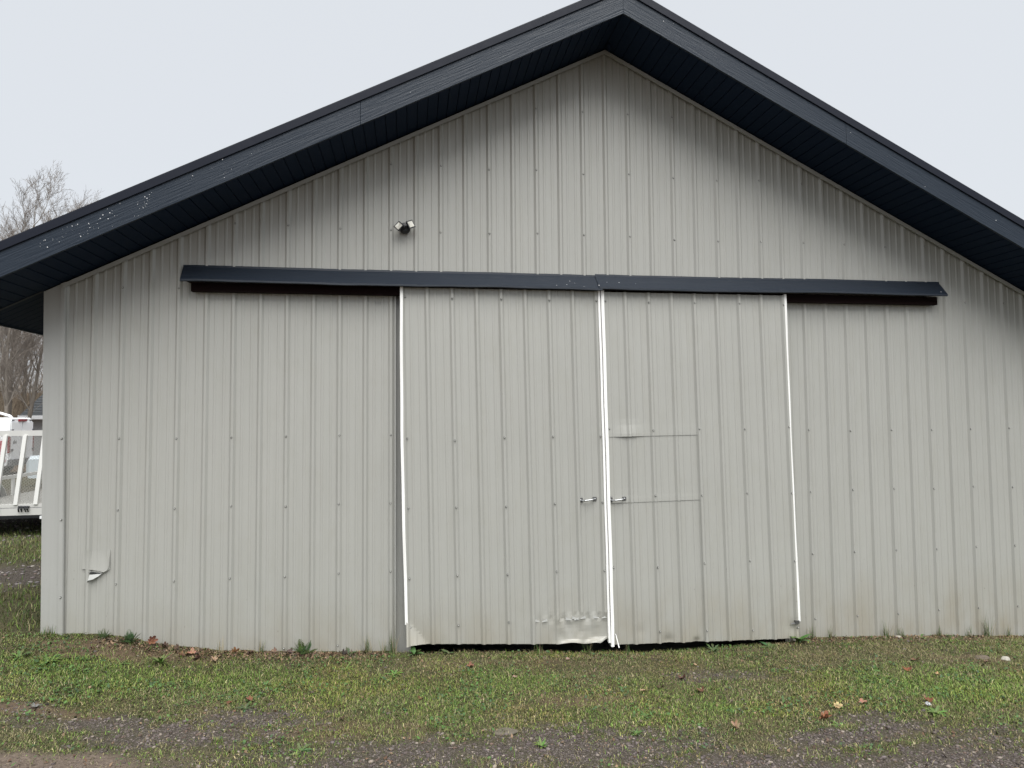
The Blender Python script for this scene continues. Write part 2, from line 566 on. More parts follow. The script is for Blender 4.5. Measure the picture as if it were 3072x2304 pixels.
OX0, OX1, OZ = 0.040, 3.80, 3.20              # door opening
def wall_zb(mid, x): return OZ if OX0 < mid < OX1 else -.5
bounds = [XL] + [k * RIB for k in (-10, -6, -2, 2, 6, 10, 14, 18, 22, 26, 30)] + [XR]
for i in range(len(bounds) - 1):
    xa = bounds[i] - (.030 if i else -.06)
    xb = bounds[i + 1] + (.012 if i < len(bounds) - 2 else 0)
    sheet('siding_sheet', xa, xb, 0.0, wall_zb, lambda x: roofz(x) - .012, .019 - .0012 * (i % 2), barn, extra=(OX0, OX1, AX))

# screws on the siding ribs, joined: too small to pick apart
def screw(mb, x, y, z):
    M = Matrix.Translation((x, y, z)) @ Matrix.Rotation(math.pi / 2, 4, 'X')
    mb.cm = 1
    mb.lathe([(.0090, 0), (.0090, .002), (.0068, .003)], M, 8)
    mb.cm = 0
    mb.lathe([(.0062, .002), (.0062, .0075), (.0032, .0095)], M, 6)
smb = MB()
for z in (.07, .692, 1.303, 1.914, 3.225, 3.804, 4.42, 5.03):
    for k in range(-10, 31, 2):
        x = k * RIB + random.uniform(-.004, .004)
        if OX0 - .01 < x < OX1 and z < 3.3: continue
        if z > roofz(x) - .10: continue
        screw(smb, x, 0.0, z + random.uniform(-.012, .012))
so = smb.build('screws', [M_SCREW, M_WASHER], barn)
tag(so, kind='stuff')

# corner trims
for side, nm in ((-1, 'corner_trim'), (1, 'corner_trim')):
    X = XL if side < 0 else XR
    prof = [(-.018, .16), (-.018, -.006), (.112, -.006), (.118, -.018), (.150, -.018), (.156, -.010), (.156, .006), (.150, .006), (.150, -.012), (.121, -.012), (.114, 0.0), (-.012, 0.0), (-.012, .16)]
    mb = MB()
    def at(p, z, zlean=0.016):
        xx = p[0]
        lean = .044 - zlean * (z - .3) if side < 0 else 0
        return Vector((X - side * xx + lean, p[1], z))
    def top(p):
        x = X - side * p[0]
        return Vector((x - (.016 * (roofz(x) - .3) - .044 if side < 0 else 0), p[1], roofz(x) - .012))
    mb.extrude(prof, lambda p: at(p, -.5), top)
    mb.build(nm, M_TRIM, barn)
cmb = MB()
for z in (1.92, 1.24, .60):
    screw(cmb, XL + .182 - .016 * (z - .3), -.018, z)
tag(cmb.build('screws', [M_SCREW, M_WASHER], barn), kind='stuff')

# side and back walls
def wall_along_y(name, X, sgn):
    mb = MB()
    ys = [0.15]
    y = .15
    while y < DEPTH:
        for d, h in ((.0, 0), (.0145, .019), (.0335, .019), (.048, 0)):
            pass
        y += RIB
    pts = []
    y = 0.15
    while y < DEPTH - .23:
        pts += [(y, 0), (y + .09, 0), (y + .1045, .019), (y + .1235, .019), (y + .138, 0)]
        y += RIB
    pts.append((DEPTH, 0))
    vs, fs = [], []
    for (yy, h) in pts:
        vs += [(X + sgn * h, yy, -.5), (X + sgn * h, yy, roofz(X) - .012)]
    for i in range(len(pts) - 1):
        fs.append((2 * i, 2 * i + 2, 2 * i + 3, 2 * i + 1))
    mb.add(vs, fs)
    return mb.build(name, M_SIDING, barn)
wall_along_y('side_wall', XL, -1)
wall_along_y('side_wall', XR, 1)
mb = MB()
mb.add([(XL, DEPTH, -.5), (XR, DEPTH, -.5), (XR, DEPTH, roofz(XR)), (AX, DEPTH, AZ), (XL, DEPTH, roofz(XL))], [(0, 1, 2, 3, 4)])
mb.build('back_wall', M_SIDING, barn)
mb = MB()
mb.box((XL + .05, .10, -.6), (XR - .05, DEPTH - .05, -.30))
mb.build('floor_slab', M_CONC, barn)
# framing behind the doors
mb = MB(); mb.box((OX0 - .14, .022, -.5), (OX0 - .002, .16, OZ + .2)); mb.build('door_post', M_DARKIN, barn)
mb = MB(); mb.box((OX0, .050, -.5), (OX0 + .16, .20, OZ + .2)); mb.build('jamb_board', M_TRIM, barn)
mb = MB(); mb.box((OX1 + .03, .022, -.5), (OX1 + .17, .16, OZ + .2)); mb.build('door_post', M_DARKIN, barn)
mb = MB(); mb.box((OX0 + .17, .022, OZ + .01), (OX1 + .02, .16, OZ + .24)); mb.build('header_beam', M_DARKIN, barn)
mb = MB()   # J trim at the left side of the opening
mb.extrude([(OX0 - .006, .022), (OX0 - .006, -.004), (OX0 + .004, -.004), (OX0 + .004, .049)], lambda p: (p[0], p[1], -.4), lambda p: (p[0], p[1], OZ - .01))
mb.build('opening_trim', M_TRIM, barn)

# rake trim under the soffit
for s in (-1, 1):
    x_end = XL + .135 if s < 0 else XR - .135
    mb = MB()
    poly = [(-.006, -.022), (-.030, -.022), (-.030, -.060), (-.024, -.060), (-.024, -.052), (-.006, -.052)]
    def f0(p): return Vector((AX, p[0], AZ + p[1]))
    def f1(p): return Vector((x_end, p[0], roofz(x_end) + p[1]))
    mb.extrude(poly, f0, f1)
    mb.build('rake_trim', M_TRIM, barn)

# soffit boards along both rakes (one object per board), 0.1016 m along the slope
OV = 0.58
CS = 1 / math.sqrt(1 + SL * SL)
PITCH = .1016
XE = 3.405 + AX                                   # eave distance from ridge
NB = int(XE / CS / PITCH)
def board_mesh(name, length, wdt=PITCH):
    mb = MB()
    g = .0095
    # cross section: flat board with a rolled V joint on one side, seen from below
    poly = [(0, 0), (wdt - g, 0), (wdt - g * .6, .008), (wdt, .008), (wdt, .012), (0, .012)]
    mb.extrude(poly, lambda p: (p[0], 0, p[1]), lambda p: (p[0], length, p[1]))
    return mb.mesh(name)
for s in (-1, 1):
    me = board_mesh('soffit_board', OV - .004)
    me.materials.append(M_SOFFIT)
    ang = math.atan(SL)
    for k in range(NB):
        d = k * PITCH
        o = bpy.data.objects.new('soffit_board', me)
        COL.objects.link(o)
        o.parent = barn
        o.matrix_parent_inverse = wm(barn).inverted()
        if s > 0:
            o.location = (AX + d * CS, -OV, AZ - d * CS * SL)
            o.rotation_euler = (0, ang, 0)
        else:
            o.location = (AX - (d + PITCH) * CS, -OV, AZ - (d + PITCH) * CS * SL)
            o.rotation_euler = (0, -ang, 0)
# eave soffit beyond the left wall: boards running down the slope
XEL = AX - XE
elen = (XL - .02 - XEL) / CS
me = bpy.data.meshes.new('x')
mb = MB()
poly = [(0, 0), (PITCH - .0075, 0), (PITCH - .0045, .008), (PITCH, .008), (PITCH, .012), (0, .012)]
mb.extrude(poly, lambda p: (0, p[0], p[1]), lambda p: (elen, p[0], p[1]))
me = mb.mesh('soffit_board'); me.materials.append(M_SOFFIT)
for k in range(40):
    o = bpy.data.objects.new('soffit_board', me)
    COL.objects.link(o)
    o.parent = barn
    o.matrix_parent_inverse = wm(barn).inverted()
    o.location = (XEL, .012 + k * PITCH, roofz(XEL))
    o.rotation_euler = (0, -math.atan(SL), 0)
mb = MB()
mb.extrude([(0, 0), (.10, 0), (.10, .012), (0, .012)], lambda p: (XEL + 0 * p[0], .012 + 40 * PITCH + 0, roofz(XEL) + p[1]), lambda p: (XL, DEPTH, roofz(XL) + p[1]))
# divider trim between rake and eave soffit
mb = MB()
xs0, xs1 = XEL + .01, XL - .03
mb.extrude([(-.020, -.006), (.014, -.006), (.014, .004), (-.020, .004)], lambda p: (xs0, p[0], roofz(xs0) + p[1]), lambda p: (xs1, p[0], roofz(xs1) + p[1]))
mb.build('soffit_divider', M_DRIP, barn)
# rear stretch of the left eave soffit and the whole right one
mb = MB()
y0 = .012 + 40 * PITCH
mb.hexa([(XEL, y0, roofz(XEL)), (XL, y0, roofz(XL)), (XL, DEPTH, roofz(XL)), (XEL, DEPTH, roofz(XEL))],
        [(XEL, y0, roofz(XEL) + .012), (XL, y0, roofz(XL) + .012), (XL, DEPTH, roofz(XL) + .012), (XEL, DEPTH, roofz(XEL) + .012)])
mb.build('eave_soffit', M_SOFFIT, barn)
XER = AX + XE
mb = MB()
mb.hexa([(XR, .012, roofz(XR)), (XER, .012, roofz(XER)), (XER, DEPTH, roofz(XER)), (XR, DEPTH, roofz(XR))],
        [(XR, .012, roofz(XR) + .012), (XER, .012, roofz(XER) + .012), (XER, DEPTH, roofz(XER) + .012), (XR, DEPTH, roofz(XR) + .012)])
mb.build('eave_soffit', M_SOFFIT, barn)

# fascia boards (two per rake), each a mesh of its own lying along its slope
def fascia(xa, xb, name, lo, hi, ya, yb, mat, lean=0.0):
    # xa nearer the ridge; local frame along the slope so that the grain follows the board
    s = 1 if xb > xa else -1
    ang = math.atan(SL) * s
    L = abs(xb - xa) / CS
    org = Vector((xa, 0, roofz(xa)))
    Minv = (Matrix.Translation(org) @ Matrix.Rotation(ang, 4, 'Y')).inverted()
    mb = MB()
    vs = []
    for (yy, off) in ((ya, 0), (yb, 0)):
        for (x, h) in ((xa, lo), (xb, lo), (xb, hi), (xa, hi)):
            ly = yy - (lean if (h == lo and yy == ya) else 0)
            vs.append(Minv @ Vector((x, ly, roofz(x) + h)))
    mb.add(vs, [(0, 1, 2, 3), (7, 6, 5, 4), (0, 4, 5, 1), (1, 5, 6, 2), (2, 6, 7, 3), (3, 7, 4, 0)])
    o = mb.build(name, mat, barn)
    o.location = org
    o.rotation_euler = (0, ang, 0)
    bv = o.modifiers.new('bevel', 'BEVEL')
    bv.width = .003
    bv.segments = 2
    return o
JL, JR = -.235, 4.20
for xa, xb in ((AX, JL), (JL - .0015, XEL), (AX, JR), (JR + .0015, XER)):
    fascia(xa, xb, 'fascia_board', -.010, .203, -.602, -.582, M_FASCIA)
for xa, xb in ((AX, XEL - .012), (AX, XER + .012)):
    fascia(xa, xb, 'drip_edge', .192, .262, -.618, -.600, M_DRIP, lean=-.004)
# eave fascia boards and gutter side edges
for X, s in ((XEL, -1), (XER, 1)):
    mb = MB()
    mb.box((X - .02 if s < 0 else X, -.58, roofz(X) - .012), (X if s < 0 else X + .02, DEPTH + .3, roofz(X) + .19))
    mb.build('eave_fascia', M_FASCIA, barn)
# roof slabs
for s in (-1, 1):
    xe = AX + s * (XE + .03)
    mb = MB()
    lo, hi = .215, .268
    bot = [(AX, -.60, AZ + lo), (xe, -.60, roofz(xe) + lo), (xe, DEPTH + .4, roofz(xe) + lo), (AX, DEPTH + .4, AZ + lo)]
    tp = [(x, y - (.012 if y < 0 else 0), z + hi - lo) for (x, y, z) in bot]
    mb.hexa(bot, tp) if s > 0 else mb.hexa(bot[::-1], tp[::-1])
    mb.build('roof', M_ROOF, barn)
    mb = MB()
    mb.hexa([(AX, -.56, AZ + .02), (xe - s * .06, -.56, roofz(xe - s * .06) + .02), (xe - s * .06, DEPTH, roofz(xe - s * .06) + .02), (AX, DEPTH, AZ + .02)],
            [(AX, -.56, AZ + .06), (xe - s * .06, -.56, roofz(xe - s * .06) + .06), (xe - s * .06, DEPTH, roofz(xe - s * .06) + .06), (AX, DEPTH, AZ + .06)])
    mb.build('roof_deck', M_GROOVE, barn)

# white flecks on the fascia, joined
mb = MB()
def fleck(x, h, r, y=-.6035, slope=True):
    z = (roofz(x) + h) if slope else h
    n = 5
    a0 = random.random() * 6.28
    vs = []
    for k in range(n):
        rr = r * random.uniform(.6, 1.3)
        vs.append((x + rr * math.cos(a0 + 6.28 * k / n), y, z + rr * math.sin(a0 + 6.28 * k / n)))
    mb.add(vs + [(x, y - .0015, z)], [(k, (k + 1) % n, n) for k in range(n)])
for (x, h, sx, sh, n) in ((-2.55, .10, .10, .03, 30), (-2.36, .05, .03, .02, 5), (-2.22, .10, .09, .035, 40), (-1.90, .10, .07, .035, 34), (-1.58, .12, .03, .02, 7),
                          (-1.33, .17, .05, .02, 5), (-1.30, .07, .04, .02, 7), (-1.16, .12, .03, .02, 4), (1.2, .09, .25, .05, 9), (.6, .12, .3, .05, 6), (2.05, .17, .01, .02, 4),
                          (2.4, .13, .05, .02, 5), (3.0, .1, .4, .05, 3), (4.6, .1, .8, .05, 8), (0.0, .1, .5, .06, 8)):
    for k in range(max(2, int(n * .6))):
        xx = random.gauss(x, sx); hh = min(.185, max(.005, random.gauss(h, sh)))
        fleck(xx, hh, random.choice((.0015, .002, .002, .0028, .0042)))
o = mb.build('paint_flecks', M_SPECK, barn)
tag(o, kind='stuff')

# little vent bud at the soffit peak
mb = MB()
mb.lathe([(.03, 0), (.03, .012), (.012, .05), (.006, .07)], Matrix.Translation((AX + .02, -.10, AZ - .012)) @ Matrix.Rotation(math.pi, 4, 'X'), 10)
mb.build('soffit_peak_cap', M_SOFFIT, barn)

# ------------------------------------------------------------------ track cover and board
def cover(xa0, xa1, xb0, xb1, zoff, name, seed):
    """bent metal flashing; top edge xa0..xa1 on the wall, front edge xb0..xb1"""
    r = random.Random(seed)
    N = 24
    prof = [(.000, 3.440), (-.004, 3.420), (-.148, 3.284), (-.150, 3.268), (-.136, 3.264), (-.136, 3.276), (-.004, 3.402)]
    mb = MB()
    rows = []
    for i in range(N + 1):
        q = i / N
        wv = .004 * math.sin(q * 9 + seed) + r.uniform(-.0022, .0022)
        row = []
        for j, (y, z) in enumerate(prof):
            tt = 0 if j in (0, 1, 6) else 1
            x = (xa0 + (xa1 - xa0) * q) * (1 - tt) + (xb0 + (xb1 - xb0) * q) * tt
            row.append((x, y, z + zoff(x) + (wv if tt else wv * .5)))
        rows.append(row)
    n = len(prof)
    vs = [p for row in rows for p in row]
    fs = []
    for i in range(N):
        for j in range(n):
            j2 = (j + 1) % n
            fs.append((i * n + j, (i + 1) * n + j, (i + 1) * n + j2, i * n + j2))
    fs.append(tuple(range(n))); fs.append(tuple(N * n + k for k in range(n))[::-1])
    mb.add(vs, fs)
    return mb.build(name, M_COVER, barn)
cover(-1.795, 1.96, -1.775, 1.96, lambda x: -.012 + .0 * x, 'track_cover', 1)
cover(1.93, 5.64, 1.93, 5.605, lambda x: -.006 + .0035 * (x - 1.93), 'track_cover', 2)
mb = MB(); mb.box((-1.71, -.064, 3.185), (1.9, -.010, 3.262)); mb.build('track_board', M_MAROON, barn)
mb = MB(); mb.box((1.905, -.064, 3.190), (5.555, -.010, 3.270)); mb.build('track_board', M_MAROON, barn)
mb = MB()
for (x, z) in ((1.62, 3.30), (1.70, 3.32), (1.93, 3.30), (2.02, 3.34), (1.52, 3.29), (2.30, 3.33), (2.14, 3.34), (1.78, 3.285), (1.66, 3.345), (5.55, 3.315)):
    y = -.004 - (3.42 - z) * 1.06 - .002
    fleck(x, z, random.choice((.0025, .0035, .0045)), y - .004, False)
o = mb.build('paint_flecks', M_SPECK, barn)
tag(o, kind='stuff')
# bits of bent flashing hanging under the cover ends
mb = MB()
mb.add([(-1.74, -.135, 3.262), (-1.60, -.135, 3.262), (-1.58, -.120, 3.247), (-1.70, -.118, 3.245)], [(0, 1, 2, 3)])
mb.add([(5.38, -.10, 3.262), (5.50, -.12, 3.262), (5.52, -.09, 3.225), (5.44, -.08, 3.238)], [(0, 1, 2, 3)])
mb.add([(-.19, -.066, 3.200), (-.05, -.067, 3.200), (-.08, -.078, 3.180), (-.13, -.070, 3.176)], [(0, 1, 2, 3)])
mb.build('loose_flashing', M_MAROON, barn)

# ------------------------------------------------------------------ sliding doors
SH = 0.0155
ZS = [0, .004, .009, .014, .02, .027, .035, .044, .053, .062, .07, .08, .09, .105, .12, .15, .2, .25, .3, .35, .4, .45, .5, .55, .58, .6, .65, .7, .75, .8, .85, .9, .95, 1]
YD = -.071
def sstep(a, b, v):
    q = min(1, max(0, (v - a) / (b - a)))
    return q * q * (3 - 2 * q)
def nz(x, z, s=0):
    return _noise.noise((x + s * 7.13, z - s * 3.7, s * 1.9)) * .5

def disp_left(p, u, y):
    x, z = p.x, p.z
    # beaten flat patch at the lower right
    reg = sstep(1.38, 1.50, x) * (1 - sstep(.19 + .16 * (nz(x * 6, 1, 4)), .225 + .16 * nz(x * 6, 1, 4), z))
    reg2 = sstep(1.1, 1.5, x) * math.exp(-((z - .215) / .035) ** 2)
    flat = YD - .004
    p.y = p.y * (1 - .85 * reg) + flat * .85 * reg
    p.y += reg * (.030 * nz(x * 5, z * 7, 8) + .012 * nz(x * 14, z * 14, 9))
    p.y += reg2 * .014 * math.sin(x * 55) * .6
    # bottom lip curling out in two places
    for (cx, wd, am) in ((1.58, .09, .045), (1.80, .07, .05)):
        k = math.exp(-((x - cx) / wd) ** 2) * (1 - sstep(.0, .06, z + .03))
        p.y -= am * k
        p.z += .030 * k
    # torn lower right corner
    k = sstep(1.84, 1.93, x) * (1 - sstep(-.03, .05, z))
    p.z += .05 * k
    # lower left corner bent outwards
    k = max(0, 1 - (x - .09) / .20 - max(0, z - .06) / .24)
    p.y -= .085 * k ** 1.3
    p.y += .006 * nz(x * 9, z * 5, 2) * (1 - sstep(.1, .6, z))
    p.z += .008 * nz(x * 11, 3, 2) * (1 - sstep(.0, .1, z))
    return p
def disp_right(p, u, y):
    x, z = p.x, p.z
    for (cx, cz, r, am) in ((2.52, -.04, .05, .014), (2.80, -.06, .03, .016), (3.80, .02, .06, .012), (2.25, .06, .05, .004)):
        p.y += am * math.exp(-((x - cx) ** 2 + (z - cz) ** 2) / r ** 2)
    p.y += .005 * nz(x * 7, z * 4, 12) * (1 - sstep(.1, .7, z))
    p.z += .006 * nz(x * 13, 5, 6) * (1 - sstep(-.1, .1, z))
    return p

def lerp(a, b, q): return a + (b - a) * q
# left door
ld = empty('sliding_door', (1.0, YD, 3.24)); ld.parent = barn; ld.matrix_parent_inverse = wm(barn).inverted()
tag(ld, 'left sliding door with a beaten flat lower corner')
LX0, LX1, LR, LSP = .092, 1.935, .552, .2270
zbl = lambda m, x: lerp(.072, -.036, (x - LX0) / (LX1 - LX0))
dense = [.12 + .03 * i for i in range(-2, 62)]
sheet('door_sheet', LX0, LR + 2 * LSP + .012, LR, zbl, lambda x: 3.255, YD, ld, sp=LSP, zs=ZS, disp=disp_left, shear=SH, extra=[LX0 + .02 * i for i in range(1, 20)])
sheet('door_sheet', LR + 2 * LSP - .028, LX1, LR, zbl, lambda x: 3.255, YD - .0012, ld, sp=LSP, zs=ZS, disp=disp_left, shear=SH, extra=[1.02 + .018 * i for i in range(1, 52)])
# right door
rd = empty('sliding_door', (2.9, YD, 3.24)); rd.parent = barn; rd.matrix_parent_inverse = wm(barn).inverted()
tag(rd, 'right sliding door with a rectangular sheet metal patch')
RX0, RX1, RR, RSP = 1.978, 3.838, 2.200, .2314
zbr = lambda m, x: lerp(-.046, -.088, (x - RX0) / (RX1 - RX0))
PX = RR + 3 * RSP + .030
PZ0, PZ1 = 1.268, 1.885
slope = lambda x: .011 * (x - RX0)
sheet('door_sheet', RX0, PX, RR, zbr, lambda x: PZ0 + slope(x), YD, rd, sp=RSP, zs=ZS, disp=disp_right, shear=SH, extra=[RX0 + .03 * i for i in range(1, 34)])
def lift_patch(p, u, y):
    k = sstep(PZ0 + .10, PZ0, p.z)
    p.y -= .0025 + .0020 * k + .003 * k * max(0, nz(p.x * 6, 1, 61) * 2)
    return p
def lift_up(p, u, y):
    k = sstep(PZ1 + .14, PZ1, p.z) if p.z > PZ1 else 1
    q = math.exp(-((p.x - 2.19) / .10) ** 2)
    p.y -= .0052 + k * (.002 + .014 * q * sstep(2.02, 2.08, p.x))
    return p
sheet('patch_sheet', RX0, PX, RR, lambda m, x: PZ0 + slope(x) - .012, lambda x: PZ1 + slope(x) + .05, YD, rd, sp=RSP, zs=[0, .05, .1, .2, .4, .6, .8, 1], disp=lift_patch, shear=SH, extra=[RX0 + .03 * i for i in range(1, 34)])
sheet('door_sheet', RX0, PX, RR, lambda m, x: PZ1 + slope(x) - .010, lambda x: 3.25, YD, rd, sp=RSP, zs=[0, .02, .05, .08, .12, .2, .4, .6, .8, 1], disp=lift_up, shear=SH, extra=[RX0 + .03 * i for i in range(1, 34)])
sheet('door_sheet', PX - .046, RX1, RR, zbr, lambda x: 3.25, YD - .0082, rd, sp=RSP, zs=ZS, disp=disp_right, shear=SH, extra=[PX + .03 * i for i in range(1, 34)])
# door frames behind the sheets (close the doors)
for par, xa, xb, zl in ((ld, LX0 + .012, LX1 - .006, .16), (rd, RX0 + .012, RX1 - .006, .04)):
    for (z0, z1) in ((zl, zl + .09), (.62, .71), (1.24, 1.33), (1.85, 1.94), (3.12, 3.22)):
        mb = MB()
        mb.box((xa + SH * (3.24 - z0), YD + .040, z0), (xb + SH * (3.24 - z0), YD + .066, z1))
        mb.build('door_rail', M_DARKIN, par)
# screws of the doors
for par, R0, SP, xe0, xe1, rows in ((ld, LR, LSP, .125, 1.915, (3.165, 1.875, 1.262, .655, .21)), (rd, RR, RSP, 2.006, 3.822, (3.16, 1.945, 1.305, .66, .055))):
    mb = MB()
    xs_ = [xe0] + [R0 + 2 * k * SP for k in range(0, 3)] + [xe1]
    if par is ld: xs_ = [xe0] + [R0 + (2 * k) * SP for k in range(0, 4)]
    if par is rd: xs_ = [xe0] + [R0 + (2 * k + 1) * SP for k in range(0, 4)]
    for z in rows:
        for i, x in enumerate(xs_):
            if par is ld and z < .3 and x > 1.3: continue
            zz = z + random.uniform(-.014, .014) - (.05 if (par is rd and z < .1) else 0) * (x - 2) / 1.8
            y = YD - rib_h(x - R0, SP) - .007
            screw(mb, x + SH * (3.24 - zz), y, zz)
    o = mb.build('screws', [M_SCREW, M_WASHER], par)
    tag(o, kind='stuff')
# white edge trims
def edge_trim(par, x0, x1, ztop, zbot, bow=0.0, label=None, name='edge_trim', ybase=YD - .024, mat=None, split=0):
    mb = MB()
    zs = [ztop + (zbot - ztop) * i / 30 for i in range(31)]
    vs, fs = [], []
    for i, z in enumerate(zs):
        q = i / 30
        b = bow * math.sin(q * math.pi) + .0012 * math.sin(q * 23 + x0 * 5)
        fl = split * max(0, q - .93) / .07
        for (x, y) in ((x0, YD + .02), (x0, ybase), (x1, ybase - .001), (x1, YD + .02)):
            vs.append((x + SH * (3.24 - z) + b + fl, y - abs(fl) * .8, z))
    for i in range(30):
        for k in range(3):
            fs.append((i * 4 + k, (i + 1) * 4 + k, (i + 1) * 4 + k + 1, i * 4 + k + 1))
    mb.add(vs, fs)
    return mb.build(name, mat or M_WHITE, par)
edge_trim(ld, LX0 - .010, LX0 + .015, 3.262, .245, bow=-.014)
edge_trim(ld, LX0 - .004, LX0 + .016, .243, .10, mat=M_TRIM, split=.012)
edge_trim(ld, LX1 - .004, LX1 + .016, 3.262, -.02)
edge_trim(rd, RX0 - .017, RX0 + .012, 3.262, -.055, split=-.008)
edge_trim(rd, RX1 - .006, RX1 + .017, 3.262, .075, bow=-.010)
mb = MB()   # split strip at the centre foot
mb.add([(2.045, -.098, .06), (2.052, -.098, .06), (2.080, -.120, -.06), (2.068, -.122, -.06)], [(0, 1, 2, 3)])
mb.build('split_trim', M_WHITE, rd)
# handles
def handle(par, x, z):
    mb = MB()
    y = YD - .008
    mb.cm = 1
    for sx, hh in ((-1, .021), (1, .018)):
        c = x + sx * .066
        mb.extrude([(-.016, -hh), (.016, -hh), (.020, -hh * .6), (.020, hh * .6), (.016, hh), (-.016, hh), (-.020, hh * .6), (-.020, -hh * .6)],
                   lambda p: (c + p[0], y - .004, z + p[1] + .004 * sx), lambda p: (c + p[0], y, z + p[1] + .004 * sx))
    mb.cm = 0
    mb.tube([(x - .060, y - .003, z - .005), (x - .050, y - .022, z - .008), (x - .034, y - .036, z - .007), (x + .036, y - .036, z + .001), (x + .052, y - .022, z + .003), (x + .062, y - .003, z + .004)],
            [.008, .008, .0078, .0078, .008, .008], 10)
    for sx in (-1, 1):
        M = Matrix.Translation((x + sx * .070, y - .004, z + .004 * sx)) @ Matrix.Rotation(math.pi / 2, 4, 'X')
        mb.lathe([(.008, 0), (.007, .004), (.003, .006)], M, 10)
    me = mb.mesh('handle')
    return link('handle', me, [M_STEEL, M_DARKSTEEL], par)
handle(ld, 1.806, 1.297)
handle(rd, 2.092, 1.292)
# latch bits at the foot of the right door
mb = MB(); mb.box((3.845, YD - .034, .055), (3.885, YD - .006, .085)); mb.add([(3.80, YD - .02, .050), (3.86, YD - .035, .052), (3.86, YD - .032, .068), (3.81, YD - .018, .062)], [(0, 1, 2, 3)])
mb.build('latch_bracket', M_DARKSTEEL, rd)

# dents around the lower screws of the left door: small raised creases
mb = MB()
for cx in (1.30, 1.60, 1.66, 1.86):
    for s in (-1, 1):
        x = cx + SH * 3.0
        z = .215 + random.uniform(-.006, .006)
        a, b = x + s * .012, x + s * .062
        mb.add([(a, YD - .024, z), (b, YD - .008, z + .016), (b + s * .004, YD - .008, z - .010), (a, YD - .026, z - .006)], [(0, 1, 2), (0, 2, 3)] if s > 0 else [(2, 1, 0), (3, 2, 0)])
mb.build('crease', M_FLAP, ld)

# tear in the left siding: lifted flap, dark sheet for the slit's shade, and bent tab
def flap():
    mb = MB()
    xs = [-2.500 + .0120 * i for i in range(19)]
    zs = [.800 + .0125 * i for i in range(15)]
    vs, fs = [], []
    for z in zs:
        for x in xs:
            cut = .800 + .018 * math.exp(-((x + 2.50) / .07) ** 2) + .012 * math.sin((x + 2.5) * 24) * .5
            q = (z - .80) / .175
            zz = cut + (z - .80) * (1 - (cut - .8) / .175)
            r = (x + 2.50) / .225
            # rounded lower right corner
            if r > .86: zz = max(zz, .80 + (r - .86) * .10)
            free = max(max(0, 1 - q) ** 1.5, (max(0, r - .45) / .55) ** 2 * (1 - q * .75))
            y = .019 - rib_h(x - .06) * (1 - .8 * (1 - q)) - .0035 - .012 * free * (1 - .6 * math.exp(-r * 6))
            vs.append((x, y, zz))
    n = len(xs)
    for j in range(len(zs) - 1):
        for i in range(n - 1):
            fs.append((j * n + i, j * n + i + 1, (j + 1) * n + i + 1, (j + 1) * n + i))
    mb.add(vs, fs)
    return mb.build('torn_flap', M_SIDING, barn)
flap().location.x -= .06
mb = MB()
mb.add([(-2.448, -.001, .772), (-2.400, -.003, .776), (-2.345, -.001, .783), (-2.452, -.016, .728), (-2.415, -.018, .736), (-2.375, -.011, .758), (-2.475, .006, .700)],
       [(0, 3, 4, 1), (1, 4, 5, 2), (0, 6, 3)])
o = mb.build('bent_tab', M_FLAP, barn)
o.location.x -= .05
tag(o, 'bright bent metal tab below the tear')
mb = MB()   # rolled lip along the L shaped cut
mb.tube([(-2.285, .010, .935), (-2.284, .004, .900), (-2.284, .000, .855), (-2.286, -.004, .825), (-2.296, -.006, .806), (-2.315, -.007, .795), (-2.345, -.007, .792), (-2.40, -.005, .797)], [.002, .003, .0038, .004, .004, .004, .0035, .002], 6)
mb.build('torn_lip', M_SIDING, barn).location.x -= .066
mb = MB()
mb.add([(-2.46, .012, .792), (-2.44, -.004, .786), (-2.36, -.004, .778), (-2.33, .010, .790)], [(0, 1, 2, 3)]); mb.build('tear_shade', M_GROOVE, barn).location.x -= .055  # dark sheet on the siding, painted as the shade in the slit

